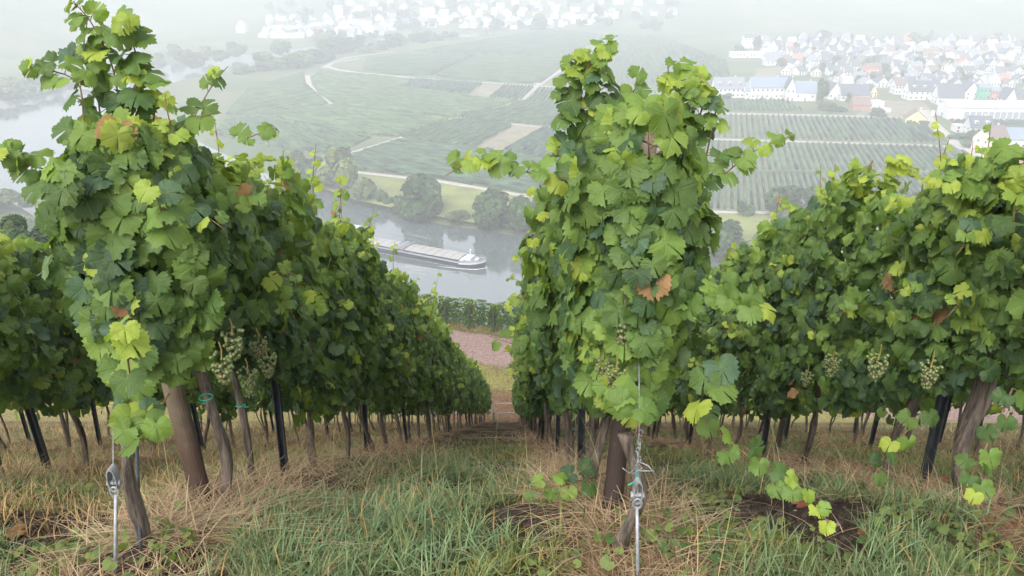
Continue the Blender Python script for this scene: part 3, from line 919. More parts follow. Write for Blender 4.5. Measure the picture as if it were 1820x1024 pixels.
# cars by the hall, white van, parked car on the track
TYRE = plain('tyre_rubber', (.02, .02, .02), .8)
CARP = {'black': plain('car_black', (.03, .03, .035), .3), 'white': plain('car_white', (.75, .75, .75), .3), 'silver': plain('car_silver', (.4, .41, .43), .35, .5), 'red': plain('car_red', (.45, .06, .05), .3), 'blue': plain('car_blue', (.06, .12, .3), .3)}
CARM = {}
for cname, cm in CARP.items():
    mb = MB(); mb.prism([(-2.1, .35), (2.1, .35), (2.1, .8), (1.3, .95), (.6, 1.0), (-1.9, 1.0), (-2.1, .8)], -.85, .85)
    CARM[cname] = mb.mesh('body', cm)
mb = MB(); mb.prism([(-1.8, 1.0), (.6, 1.0), (.0, 1.45), (-1.4, 1.45)], -.75, .75); CABM = mb.mesh('cabin', PANE)
mb = MB(); mb.tube([(0, -.1, 0), (0, .1, 0)], .32, 10); WHEELM = mb.mesh('wheel', TYRE)


def car(p, rz, colr, label, group):
    c = empty('parked_car', p, rz); tag(c, label, 'car', group)
    link('body', CARM[colr], c); link('cabin', CABM, c)
    for x in (-1.3, 1.3):
        for y in (-.8, .8): link('wheel', WHEELM, c, loc=(x, y, .32))


CG = 'cars parked in front of the long hall'
for i, colr in enumerate(['red', 'black', 'black', 'silver', 'black', 'white', 'blue', 'black', 'silver', 'white', 'black', 'silver']):
    q = G(1692 + i * 10.6, 214.5 + .1 * i)
    car(q, 1.4 + R.uniform(-.1, .1), colr, 'red car parked at the left end of the hall' if i == 0 else f'{colr} car, {["first","second","third","fourth","fifth","sixth","seventh","eighth","ninth","tenth","eleventh","twelfth"][i]} from the left in front of the long hall', CG)
car(G(870, 198), .6, 'white', 'white car parked on the diagonal track between the plots', None)
car(G(955, 150), 0, 'white', 'white car on the farm road at the track fork', None)
v_ = empty('white_van', G(1657, 206), 1.1); tag(v_, 'white box van on the road beside the hall', 'van')
mb = MB(); mb.box((-.8, 0, 1.9), (4.6, 2.2, 2.8)); mb.build('box', CARP['white'], v_)
mb = MB(); mb.prism([(1.5, .5), (3.2, .5), (3.2, 1.3), (2.6, 2.3), (1.5, 2.3)], -1, 1); mb.build('cab', CARP['white'], v_)
mb = MB(); mb.prism([(2.66, 2.22), (3.22, 1.32), (3.25, 1.34), (2.7, 2.26)], -.85, .85); mb.build('windscreen', PANE, v_)
for x in (-2, 2.3):
    for y in (-.95, .95): link('wheel', WHEELM, v_, mat4=Matrix.Translation((x, y, .4)) @ Matrix.Scale(1.25, 4))

# the rest of the village in rough streets
ORD = ['first', 'second', 'third', 'fourth', 'fifth', 'sixth', 'seventh', 'eighth', 'ninth', 'tenth', 'eleventh', 'twelfth', 'thirteenth', 'fourteenth', 'fifteenth', 'sixteenth', 'seventeenth', 'eighteenth', 'nineteenth', 'twentieth', 'twenty-first', 'twenty-second', 'twenty-third', 'twenty-fourth', 'twenty-fifth', 'twenty-sixth', 'twenty-seventh', 'twenty-eighth', 'twenty-ninth', 'thirtieth']
VH = 'white houses of the village behind the front street'
rows_v = [(157, 1480, 1820, 25), (146, 1500, 1820, 24), (135, 1400, 1820, 23), (125, 1410, 1820, 22), (116, 1395, 1820, 21), (107, 1365, 1820, 20), (99, 1360, 1820, 19), (91, 1358, 1820, 18), (84, 1362, 1820, 18), (78, 1430, 1820, 20)]
for ri, (v, ua, ub, st) in enumerate(rows_v):
    u = ua; i = 0
    while u < ub:
        uu = u + R.uniform(-3, 3)
        if not (1530 < uu < 1570 and v in (135, 125)) and not (v == 78 and 1605 < uu < 1640):
            wpx = R.uniform(15, 23) * (1 - .045 * ri)
            wall = R.choices(['white', 'cream', 'grey'], [.9, .07, .03])[0]
            roof = R.choices(['slate', 'grey', 'brown', 'pale', 'red'], [.47, .30, .13, .08, .02])[0]
            rz = R.choice([0, .15, -.2, .35, 1.45, 1.7]) + R.uniform(-.08, .08)
            gable = R.random() < .45
            hp(uu - wpx / 2, uu + wpx / 2, v + R.uniform(-2.5, 2.5), rz if abs(rz) < 1 else rz - 1.57, R.uniform(8.5, 12), R.uniform(6.5, 9), R.uniform(5.5, 8), wall, roof,
               f'{wall} {"gabled" if gable else "broad"} house, {roof} roof, {ORD[i]} from left in {ORD[ri]} street behind the front', VH,
               nwin=(3, 2) if ri < 6 else (2, 1), detail=1 if ri < 8 else 0, ridge='y' if gable else 'x')
            i += 1
        u += (st + 5) * R.uniform(.85, 1.25)
# village trees
VT = 'trees between the village houses'
for i in range(140):
    v = R.choice([152, 146, 140, 130, 120, 112, 103, 95, 88, 80, 74]) + R.uniform(-3, 3)
    u = R.uniform(1370 if v < 130 else 1480, 1830)
    tree(u, v, R.uniform(12, 26), R.uniform(10, 18), R.choice(['dark', 'bush', 'dark', 'pale']), 'hazy garden tree between the village houses', VT)
tree(1460, 184, 26, 50, 'dark', 'tall dark tree between the blue barn and the white gable', None)
tree(1290, 176, 26, 14, 'bush', 'garden bush before the leftmost long white house', None)
tree(1352, 177, 12, 11, 'bush', 'small garden bush before the longest white house', None)
tree(1507, 182, 12, 16, 'dark', 'dark garden tree before the house with the long slate roof', None)
tree(1475, 196, 60, 16, 'bush', 'low hedge of shrubs below the broad front gable', None)
tree(1558, 206, 40, 16, 'bush', 'low shrubs along the vineyard edge by the yard', None)
tree(1728, 250, 26, 18, 'dark', 'dark garden tree before the modern white house', None)
tree(1700, 246, 40, 12, 'bush', 'hedge along the road before the modern white house', None)
tree(1726, 262, 40, 12, 'bush', 'hedge beside the road below the modern white house', None)
tree(1630, 224, 56, 12, 'bush', 'bushes round the small yellow cottage', None)
tree(1345, 92, 16, 28, 'dark', 'dark tree behind the long flat pavilion', None)
tree(1315, 96, 30, 20, 'bush', 'dark shrubs left of the tall white house', None)

# far village fading into the haze
FV = 'houses of the far village fading into the haze'


def far_ground(u, v):
    """where the view ray through the far slope meets the rising valley floor"""
    d = ray(u, v); z = 6.0
    for _ in range(14):
        tt = min((z - CAMZ) / min(d[2], -.02), 2600)
        z = .5 * z + .5 * float(vz(np.array([d[0] * tt]), np.array([d[1] * tt]))[0])
    p = d * tt; p[2] = z
    return p


fi = 0
for v, ua, ub, st in ((66, 470, 640, 17), (60, 478, 680, 16), (54, 480, 700, 16), (49, 560, 1000, 21), (43, 480, 1060, 23), (36, 500, 1100, 26), (28, 600, 1150, 29), (19, 600, 1200, 32), (9, 620, 1240, 36)):
    u = ua; k = 0
    street = ['lowest', 'second', 'third', 'fourth', 'fifth', 'sixth', 'seventh', 'eighth', 'topmost'][fi]
    while u < ub:
        p = far_ground(u + R.uniform(-3, 3), v + R.uniform(-2, 2))
        gable = R.random() < .5
        rf = R.choice(['grey', 'slate', 'pale', 'pale', 'brown'])
        house(p, R.uniform(-.5, .5), R.uniform(8, 15), R.uniform(8, 11), R.uniform(4, 7), R.uniform(3.5, 6), R.choice(['white', 'white', 'grey']), rf, f'tiny white house in the hazy far village, {ORD[k]} from left in its {street} row', FV, detail=0, chimney=False, ridge='y' if gable else 'x')
        u += st * R.uniform(.8, 1.3); k += 1
    fi += 1
p = G(514, 67); house(p, .05, 40, 14, 6, 0, 'white', 'pale', 'long low white building at the left end of the far village', None, flat=True, detail=0, name='long_building')
p = G(430, 58)
house(p, 0, 12, 12, 8, 8, 'white', 'pale', 'lone pale house on the slope left of the far village', None, detail=0, ridge='y')
for i in range(80):
    u = R.uniform(470, 1200); v = R.uniform(8, 72)
    if v > 52 and u > 680: v = R.uniform(46, 56)
    tree(0, 0, R.uniform(14, 34), R.uniform(10, 20), R.choice(['dark', 'bush']), 'faint tree among the far village houses', 'faint trees of the far village', loc=far_ground(u, v))

# ------------------------------------------------------------------ barge
B0, S0 = G(864, 476, 0), G(604, 428, 0)
ax = (B0 - S0)[:2]; LEN = float(np.linalg.norm(ax)); ang = math.atan2(ax[1], ax[0])
W2 = 4.3
barge = empty('cargo_barge', (*((B0 + S0) / 2)[:2], 0), ang)
tag(barge, 'long dark hulled cargo barge with pale hatch covers heading right on the river', 'barge')
HULL = plain('barge_hull', (.018, .022, .036), .5, var=.2, scale=.5)
HULLW = plain('barge_white', (.6, .61, .62), .5, var=.05)
DECK = plain('barge_deck', (.20, .22, .25), .7, var=.2)
HATCH = plain('barge_hatch', (.31, .30, .285), .6, var=.10, scale=2)
h2 = LEN / 2
outl = [(-h2, -W2 * .7), (-h2 + 2, -W2), (h2 - 9, -W2), (h2 - 5, -W2 * .93), (h2 - 2.2, -W2 * .68), (h2 - .5, -W2 * .28), (h2, 0)]
outl = outl + [(x, -y) for x, y in outl[:-1]][::-1]


def hull_top(x): return 1.5 + max(0, (x - h2 + 11) / 11) ** 1.5 * 1.2 + (.6 if x < -h2 + 8 else 0)


n = len(outl)
mb = MB(); mb.add([(x * .985, y * .9, -.6) for x, y in outl] + [(x, y, hull_top(x)) for x, y in outl], [(i, (i + 1) % n, (i + 1) % n + n, i + n) for i in range(n)])
mb.build('hull', HULL, barge)
mb = MB(); mb.add([(x * .998, y * .985, hull_top(x) - .12) for x, y in outl], [tuple(range(n))]); mb.build('deck', DECK, barge)
mb = MB()
for i in range(n):
    a, b_ = outl[i], outl[(i + 1) % n]
    if max(a[0], b_[0]) > h2 - 8 or max(a[0], b_[0]) < -h2 + 3:
        mb.add([(a[0] * 1.002, a[1] * 1.01, hull_top(a[0]) - .35), (b_[0] * 1.002, b_[1] * 1.01, hull_top(b_[0]) - .35), (b_[0] * 1.002, b_[1] * 1.01, hull_top(b_[0]) + .25), (a[0] * 1.002, a[1] * 1.01, hull_top(a[0]) + .25)], [(0, 1, 2, 3)])
mb.build('bulwark', HULLW, barge)
c0, c1 = -h2 + 10.5, h2 - 9.5
mb = MB(); mb.box(((c0 + c1) / 2, 0, 1.95), (c1 - c0, W2 * 1.62, 1.2)); mb.build('coaming', HULL, barge)
NH = 26; hl = (c1 - c0) / NH
mb = MB(); mb.prism([(-W2 * .84, 0), (W2 * .84, 0), (W2 * .84, .18), (0, .55), (-W2 * .84, .18)], -hl * .46, hl * .46); mb.v = [(y, x, z) for x, y, z in mb.v]
HM = mb.mesh('hatch_cover', HATCH)
for i in range(NH): link('hatch_cover', HM, barge, loc=(c0 + (i + .5) * hl, 0, 2.56 + (.08 if i % 2 else 0)))
xm = c0 + (c1 - c0) * .43
gan = MB(); gan.box((xm + 2.4, 0, 3.3), (.5, W2 * 1.9, .35)); gan.box((xm, 0, 3.2), (2.0, W2 * 1.75, .25)); gan.bar((xm - 2.0, -W2 * .8, 2.6), (xm - 2.0, W2 * 1.05, 3.8), .25, .25)
for y in (-W2 * .93, W2 * .93): gan.box((xm + 2.4, y, 2.3), (.4, .3, 2.0))
gan.bar((xm - 2.0, W2 * .95, 2), (xm - 2.0, W2 * .95, 4.6), .25, .25); gan.build('hatch_crane', DECK, barge)
mb = MB(); mb.box((h2 - 6.6, -.2, 2.7), (2.6, 3.6, 1.6)); mb.box((h2 - 8.6, 0, 2.1), (1.4, 6.4, 1.2)); mb.box((h2 - 3.6, 0, 2.6), (1.2, 2.0, .8)); mb.build('forecastle', HULLW, barge)
mb = MB(); mb.tube([(h2 - 6.4, 0, 3.2), (h2 - 6.4, 0, 6.2)], [.22, .12], 6); mb.bar((h2 - 6.4, -1.1, 5.4), (h2 - 6.4, 1.1, 5.4), .15, .15); mb.sphere((h2 - 6.4, 0, 5.9), .35, 8, 5); mb.build('mast', HULLW, barge)
mb = MB()
for s_ in (-1, 1):
    pts = [(x, y * .92 * s_, hull_top(x)) for x, y in outl[2:7]]
    for a, b_ in zip(pts[:-1], pts[1:]): mb.bar((a[0], a[1], a[2] + .9), (b_[0], b_[1], b_[2] + .9), .09, .09)
    for a in pts: mb.bar(a, (a[0], a[1], a[2] + .95), .08, .08)
mb.build('railing', DECK, barge)
mb = MB(); mb.box((h2 - 3.4, 1.0, 3.0), (.9, .7, .7)); mb.tube([(h2 - 2.2, -.8, 2.2), (h2 - 2.2, -.8, 3.0)], .25, 7); mb.tube([(h2 - 2.2, .8, 2.2), (h2 - 2.2, .8, 3.0)], .25, 7); mb.build('anchor_winch', DECK, barge)
mb = MB(); mb.box((-h2 + 5, 0, 2.8), (6.5, 7.0, 2.2)); wh = mb.build('deckhouse', HULLW, barge)
mb = MB(); mb.box((-h2 + 6.2, 0, 5.1), (3.6, 4.6, 2.5)); wh = mb.build('wheelhouse', HULLW, barge)
mb = MB(); mb.box((-h2 + 6.2, 0, 6.5), (5.0, 6.0, .25)); mb.build('roof', HULLW, wh)
mb = MB(); mb.box((-h2 + 8.02, 0, 5.5), (.06, 4.2, 1.1)); mb.build('windscreen', PANE, wh)
for y in (-2.32, 2.32):
    mb = MB(); mb.box((-h2 + 6.2, y, 5.5), (3.2, .06, 1.1)); mb.build('side_window', PANE, wh)
# ripples and foam of the wake
FOAM = plain('wake_foam', (.7, .74, .75), .6, var=.2)
mb = MB()
ux = Vector((math.cos(ang), math.sin(ang), 0)); uy = Vector((-math.sin(ang), math.cos(ang), 0)); bp = Vector((*B0[:2], 0))
for s_ in (-1, 1):
    for j in range(6):
        st_, ln = R.uniform(2, 34), R.uniform(10, 26)
        pts = []
        for k in range(9):
            q = st_ + ln * k / 8
            pts.append(bp - ux * (q + j * 1.0) + uy * s_ * (W2 + 1.2 + q * .17 + j * 1.5 + .3 * math.sin(k)))
        rr = [.02 + .16 * math.sin(math.pi * k / 8) for k in range(9)]
        mb.tube(pts, rr, 6)
tag(mb.build('wake_ripples', WATER, smooth=True), 'long ripples spreading from the bow of the barge', 'wake', kind='stuff')
mb = MB()
for s_ in (-1, 1):
    pts = [bp + ux * .5 - uy * s_ * .1, bp - ux * 2.5 + uy * s_ * 3.2, bp - ux * 7 + uy * s_ * (W2 + .5), bp - ux * 12 + uy * s_ * (W2 + 1.4), bp - ux * 17 + uy * s_ * (W2 + 2.0)]
    mb.tube(pts, [.1, .16, .12, .09, .02], 6)
    for k in range(46):
        q = 10 + k * (LEN - 12) / 46
        a = bp - ux * q + uy * s_ * (W2 * .97 + .12); b_ = bp - ux * (q + 1.0) + uy * s_ * (W2 * .97 + .12)
        mb.tube([a, (a + b_) / 2, b_], [.02, R.uniform(.03, .07), .02], 5)
tag(mb.build('bow_foam', FOAM, smooth=True), 'white foam line where the barge hull cuts the water', 'foam', kind='stuff')

# ------------------------------------------------------------------ haze
m, t, out = newmat('haze_air')
pv = t.nodes.new('ShaderNodeVolumePrincipled')
pv.inputs['Color'].default_value = (.90, .938, .995, 1)
pv.inputs['Density'].default_value = HAZE_DENSITY
pv.inputs['Anisotropy'].default_value = 0.0
t.links.new(pv.outputs[0], out.inputs['Volume'])
mb = MB(); mb.box((0, 1500, (-120 + 200) / 2), (6400, 3700, 320))
hz = mb.build('haze', m); tag(hz, 'pale morning haze filling the whole valley', 'haze', kind='stuff')

# ------------------------------------------------------------------ vine leaves
def leaf_geo(seed, lod):
    """unit vine leaf: petiole junction at the origin, tip along +Y, face along +Z"""
    rng = np.random.default_rng(seed)
    ka = [0, 27, 52, 83, 112, 140, 160, 174]; kr = [.585, .50, .565, .475, .52, .455, .36, .12]
    half = [(q, np.interp(q, ka, kr)) for q in np.linspace(0, 172, 23)]
    half = [(q, r_ * ((1.035 if k % 2 == 0 else .925) if 0 < k < 20 else 1)) for k, (q, r_) in enumerate(half)]
    if lod == 1: half = [(0, .60), (29, .50), (52, .565), (86, .475), (113, .52), (150, .42), (173, .12)]
    if lod == 2: half = [(0, .6), (52, .56), (115, .5)]
    pts = [(a, r) for a, r in half] + [(-a, r) for a, r in half[1:]][::-1]
    a = np.radians([p[0] for p in pts]); r = np.array([p[1] for p in pts])
    if lod == 0: r = r * rng.uniform(.92, 1.07, len(r)); a = a + rng.uniform(-.03, .03, len(a))
    o = np.stack([np.sin(a) * r * 1.05, np.cos(a) * r], -1)
    if lod == 0:
        ai, ri = a[::2], r[::2] * .0 + np.minimum(r[::2], np.interp(np.abs(a[::2]), [0, 1.55, 2.6, 3.1], [.36, .27, .22, .06]))
        inn = np.stack([np.sin(ai) * ri, np.cos(ai) * ri], -1)
        v2 = np.concatenate([[[0, 0]], inn, o]); ni, no = len(inn), len(o)
        f = []
        for k in range(ni):
            k2 = (k + 1) % ni
            if k < ni - 1: f.append((0, 1 + k2, 1 + k))
            a0, a1, a2 = 2 * k, 2 * k + 1, (2 * k + 2)
            if a1 < no: f.append((1 + k, 1 + ni + a1, 1 + ni + a0))
            if a2 < no: f += [(1 + k, 1 + k2, 1 + ni + a1), (1 + k2, 1 + ni + a2, 1 + ni + a1)]
            elif a1 < no: f.append((1 + k, 1 + k2, 1 + ni + a1))
    else:
        v2 = np.concatenate([[[0, 0]], o]); no = len(o)
        f = [(0, 1 + (k + 1) % no, 1 + k) for k in range(no)]
        if lod == 1: f = [q for q in f if not (set(q[1:]) == {1 + len(half) - 1, 1 + len(half)})]
    fold = rng.uniform(.0, .45); droop = rng.uniform(.15, .85); ph = rng.uniform(0, 6.28, 3); wv = rng.uniform(.04, .12)
    x, y = v2[:, 0], v2[:, 1]
    rr = np.hypot(x, y); th = np.arctan2(x, y)
    z = np.abs(x) * fold - droop * rr ** 2 + wv * rr / .5 * np.sin(3 * th + ph[0]) + .03 * np.sin(7 * th + ph[1]) * (rr > .4) + rng.uniform(-.3, .3) * x * y
    v = np.stack([x, y, z], -1)
    f = np.array(f)
    # consistent winding, +Z up
    q = v[f]; nz = np.cross(q[:, 1] - q[:, 0], q[:, 2] - q[:, 0])[:, 2]
    f[nz < 0] = f[nz < 0][:, ::-1]
    return v, f


LG0 = [leaf_geo(200 + i, 0) for i in range(14)]
LG1 = [leaf_geo(300 + i, 1) for i in range(8)]
LG2 = [leaf_geo(400 + i, 2) for i in range(6)]
LEAFM = [mesh_np('leaf', v, f, LEAF) for v, f in LG0]

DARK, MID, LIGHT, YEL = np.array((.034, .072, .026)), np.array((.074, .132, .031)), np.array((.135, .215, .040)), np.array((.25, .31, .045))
BLUE = np.array((.052, .098, .052)); RED = np.array((.20, .055, .035)); BROWN = np.array((.25, .14, .06))


class Specs:
    """a growing list of leaves: position, face normal, tip direction, size, colour"""
    def __init__(s): s.p, s.n, s.t, s.s, s.c = [], [], [], [], []

    def add(s, p, n, t, sz, c):
        s.p.append(p); s.n.append(n); s.t.append(t); s.s.append(sz); s.c.append(c)

    def arrays(s):
        p, n, t = (np.concatenate([np.atleast_2d(q) for q in a]) for a in (s.p, s.n, s.t))
        sz = np.concatenate([np.atleast_1d(q) for q in s.s]); c = np.concatenate([np.atleast_2d(q) for q in s.c])
        n = n / np.linalg.norm(n, axis=1)[:, None]
        t = t - n * np.sum(n * t, axis=1)[:, None]; t = t / (np.linalg.norm(t, axis=1)[:, None] + 1e-9)
        return p, n, t, sz, c


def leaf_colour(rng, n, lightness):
    """lightness 0 .. 1 shifts from old dark leaves to young yellow-green ones; also raised against shade on some rows"""
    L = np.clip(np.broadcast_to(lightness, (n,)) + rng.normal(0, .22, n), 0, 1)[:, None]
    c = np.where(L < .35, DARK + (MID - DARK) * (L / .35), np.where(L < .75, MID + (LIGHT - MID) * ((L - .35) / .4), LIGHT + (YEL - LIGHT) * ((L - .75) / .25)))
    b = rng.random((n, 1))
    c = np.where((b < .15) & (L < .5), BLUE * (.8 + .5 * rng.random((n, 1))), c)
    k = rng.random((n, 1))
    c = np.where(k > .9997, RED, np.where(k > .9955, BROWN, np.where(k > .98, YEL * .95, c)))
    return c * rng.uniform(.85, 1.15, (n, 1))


def canopy(rng, S, X, y0, y1, hb, ht, hw, n, sides, end=False, size=.118, light=.2):
    """leaves hung over the outside of one vine's part of the hedge; sides = share on (-x, +x, top)"""
    k = rng.choice(3, n, p=np.array(sides) / sum(sides))
    y = rng.uniform(y0, y1, n)
    hbb = hb + (fbm(y * 2.3, y * 0 + X, 21) - .5) * .60
    htt = ht + (vnoise(y * 2.3, y * 0 + X * 2, 23) - .5) * .42
    h = hbb + (htt - hbb) * rng.random(n) ** .92
    h = np.where(k == 2, htt - np.abs(rng.normal(0, .07, n)), h)
    q = (h - (hbb + htt) / 2) / (htt - hbb) * 2
    lump = (fbm(y * 2.1 + X * 5, h * 2.3 + (k == 0) * 9, 31) - .5) * np.where(y < 3.6, .22, .34)
    wh = hw * (1 - .38 * np.abs(q) ** 3 - np.where(y < 3.4, .30, .0) * np.clip(q, 0, 1) ** 2) + lump
    dep = np.abs(rng.normal(0, .095, n))
    sgn = np.where(k == 0, -1., 1.)
    x = np.where(k == 2, rng.uniform(-1, 1, n) * np.maximum(wh, .05) * .9, sgn * (wh - dep))
    nrm = np.stack([np.where(k == 2, x / hw * .6, sgn), rng.normal(-.15, .52, n), np.where(k == 2, 1.0, .50) + rng.normal(0, .34, n)], -1)
    tip = np.stack([np.where(k == 2, np.sign(x) * .8, sgn * .35) + rng.normal(0, .3, n), rng.normal(-.05, .45, n), np.where(k == 2, -.3, -1.0) + rng.normal(0, .2, n)], -1)
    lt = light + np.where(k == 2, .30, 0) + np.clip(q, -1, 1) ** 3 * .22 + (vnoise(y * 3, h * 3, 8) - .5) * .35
    sz = np.clip(rng.normal(size, .022, n), .05, .15) * np.where(k == 2, .8, 1)
    S.add(np.stack([X + x, y, gz(X + x * 0, y) + h], -1), nrm, tip, sz, leaf_colour(rng, n, lt))
    if end:
        m = int(n * .40)
        h = hb - .05 + (ht - hb + .05) * rng.random(m)
        q = (h - (hb + ht) / 2) / (ht - hb) * 2
        wh = hw * (1 - .3 * np.abs(q) ** 3 - .28 * np.clip(q, 0, 1) ** 2) + (fbm(h * 2.6, h * 0 + X, 37) - .5) * .22
        x = rng.uniform(-1, 1, m) * wh
        y = y0 - .12 * (1 - (x / (wh + .01)) ** 2) + np.abs(rng.normal(0, .05, m)) - (fbm(x * 4, h * 3, 39) - .5) * .24
        nrm = np.stack([x / wh * .7 + rng.normal(0, .35, m), np.full(m, -1.), .5 + rng.normal(0, .3, m)], -1)
        tip = np.stack([x / wh * .5 + rng.normal(0, .4, m), np.full(m, -.3), -1 + rng.normal(0, .25, m)], -1)
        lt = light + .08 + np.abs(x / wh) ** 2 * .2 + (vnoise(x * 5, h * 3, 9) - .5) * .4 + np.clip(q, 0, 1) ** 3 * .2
        S.add(np.stack([X + x, y, gz(X + x * 0, np.full(m, y0)) + h], -1), nrm, tip, np.clip(rng.normal(size * 1.02, .022, m), .055, .15), leaf_colour(rng, m, lt))


def leaf_mesh(name, arr, geos, rng, scale=1.0):
    p, n, t, s, c = arr
    x = np.cross(t, n)
    M = np.stack([x, t, n], -1) * (s * scale)[:, None, None]
    V, Fc, C = [], [], []; base = 0
    g_ = rng.integers(0, len(geos), len(p))
    for k, (v, f) in enumerate(geos):
        w = np.where(g_ == k)[0]
        if len(w) == 0: continue
        vv = np.einsum('nij,vj->nvi', M[w], v) + p[w][:, None, :]
        V.append(vv.reshape(-1, 3)); Fc.append((f[None] + (np.arange(len(w)) * len(v))[:, None, None]).reshape(-1, 3) + base)
        C.append(np.repeat(c[w], len(v), axis=0)); base += len(w) * len(v)
    return mesh_np(name, np.concatenate(V), np.concatenate(Fc), LEAFMASS, np.concatenate(C))


CAMP = np.array([0, 0, CAMZ])


def emit_leaves(root, arr, n_parts, rng, lod=1, name='foliage', label=None):
    """the leaves that show largest become leaf parts, the rest one foliage mass of the same vine"""
    p, n, t, s, c = arr
    d = CAMP - p; L = np.linalg.norm(d, axis=1); d = d / L[:, None]
    face = np.abs(np.sum(n * d, axis=1))
    out = np.sum(n * d, axis=1)
    score = s / L * (.25 + face) * np.where(out > -.15, 1, .55)
    order = np.argsort(-score)
    parts, rest = order[:n_parts], order[n_parts:]
    loc = np.array(root.location)
    x = np.cross(t, n)
    g_ = rng.integers(0, len(LEAFM), len(p))
    for i in parts:
        M = np.eye(4); M[:3, 0], M[:3, 1], M[:3, 2] = x[i] * s[i], t[i] * s[i], n[i] * s[i]; M[:3, 3] = p[i] - loc
        o = bpy.data.objects.new('leaf', LEAFM[g_[i]])
        o.parent = root; o.matrix_basis = Matrix(M.tolist()); o.color = (*c[i], 1)
        COL.objects.link(o)
    if len(rest):
        arr2 = (p[rest] - loc, n[rest], t[rest], s[rest], c[rest])
        o = link(name, leaf_mesh(name, arr2, {0: LG0, 1: LG1, 2: LG2}[lod], rng), root); o['kind'] = 'stuff'


def spline(pts, n):
    pts = np.array(pts, float); k = len(pts)
    if k < 3:
        u = np.linspace(0, 1, n)[:, None]; return pts[0] * (1 - u) + pts[-1] * u
    P_ = np.vstack([2 * pts[0] - pts[1], pts, 2 * pts[-1] - pts[-2]])
    out = []
    for u in np.linspace(0, k - 1 - 1e-6, n):
        i = int(u); f = u - i
        a, b, c, d = P_[i], P_[i + 1], P_[i + 2], P_[i + 3]
        out.append(.5 * (2 * b + (c - a) * f + (2 * a - 5 * b + 4 * c - d) * f * f + (3 * b - a - 3 * c + d) * f ** 3))
    return np.array(out)


def shoot(root, S, pts, n, s0, s1, rng, light=(.45, .95), r=(.0034, .0016), name='shoot', mat=None, hang=.55):
    """a cane with alternating leaves on short stalks, large at the base and young at the tip"""
    loc = np.array(root.location)
    c = spline(pts, max(8, n))
    mb = MB(); mb.tube(c - loc, list(np.linspace(r[0], r[1], len(c))), 5)
    for i in range(n):
        u = (i + .6) / n; k = min(int(u * (len(c) - 1)), len(c) - 2); b = c[k]; d = c[k + 1] - c[k]; d /= np.linalg.norm(d) + 1e-9
        side = np.cross(d, np.array([0, -.6, .8])); side /= np.linalg.norm(side) + 1e-9
        sg = 1 if i % 2 else -1
        size = s0 + (s1 - s0) * u
        st = side * sg * .6 + np.array([0, -.35, .45]) + rng.normal(0, .25, 3); st /= np.linalg.norm(st)
        q = b + st * size * rng.uniform(.35, .6)
        mb.tube([b - loc, (b + q) / 2 - loc + np.array([0, 0, .004]), q - loc], [.0018, .0014, .0012], 4, cap=False)
        nn = np.array([st[0] * .5, -.55, .75]) + rng.normal(0, .3, 3)
        tt = st * .6 + d * .4 + np.array([0, 0, -hang]) + rng.normal(0, .2, 3)
        S.add(q, nn, tt, size * rng.uniform(.85, 1.15), leaf_colour(rng, 1, light[0] + (light[1] - light[0]) * u)[0])
    mb.build(name, mat or CANE, root, smooth=True)


def vine_trunk(root, rng, h=.85, r=.035, lean=(0, 0), sides=8):
    m = 9 if sides < 12 else 26
    kx, ph = rng.normal(0, .022, 4), rng.uniform(0, 6.28, 4)
    k2, p2 = rng.integers(2, 5, 3), rng.uniform(0, 6.28, 3)
    pts, V, Fc = [], [], []
    for i in range(m):
        u = i / (m - 1)
        c = (kx[0] * math.sin(3 * u + ph[0]) + kx[1] * math.sin(7 * u + ph[1]) + lean[0] * u, kx[2] * math.sin(3 * u + ph[2]) + kx[3] * math.sin(7 * u + ph[3]) + lean[1] * u, -.06 + (h + .06) * u)
        pts.append(c)
        rr = r * (1.12 - .32 * u + .45 * max(0, .12 - u) / .12 + .45 * max(0, u - .86) / .14 + .10 * math.sin(11 * u + ph[0]))
        for k in range(sides):
            a = 2 * math.pi * k / sides
            q = rr * (1 + .13 * math.sin(k2[0] * a + p2[0] + 2.2 * u) + .09 * math.sin(k2[1] * 2 * a + p2[1] - 1.5 * u) + rng.normal(0, .05))
            V.append((c[0] + q * math.cos(a), c[1] + q * math.sin(a), c[2] + rng.normal(0, .002)))
    Fc = [(i * sides + k, i * sides + (k + 1) % sides, (i + 1) * sides + (k + 1) % sides, (i + 1) * sides + k) for i in range(m - 1) for k in range(sides)] + [tuple((m - 1) * sides + k for k in range(sides))]
    mb = MB(); mb.add(V, Fc); mb.build('trunk', BARK, root, smooth=True)
    return pts


ordw = ['first', 'second', 'third', 'fourth', 'fifth', 'sixth', 'seventh', 'eighth', 'ninth', 'tenth', 'eleventh', 'twelfth', 'thirteenth', 'fourteenth', 'fifteenth', 'sixteenth', 'seventeenth', 'eighteenth', 'nineteenth', 'twentieth'] + \
       ['twenty-' + w for w in ('first', 'second', 'third', 'fourth', 'fifth', 'sixth', 'seventh', 'eighth', 'ninth')] + ['thirtieth'] + ['thirty-' + w for w in ('first', 'second', 'third', 'fourth', 'fifth', 'sixth', 'seventh', 'eighth', 'ninth')]
ROWNAME = {'L1': 'left row beside the grass aisle', 'R1': 'right row beside the grass aisle', 'R2': 'hedge-like row filling the right side', 'L2': 'second row at the left edge',
           'L3': 'third row to the left', 'L4': 'fourth row to the left', 'R3': 'row behind the right hedge', 'R4': 'second row behind the right hedge', 'R5': 'third row behind the right hedge'}
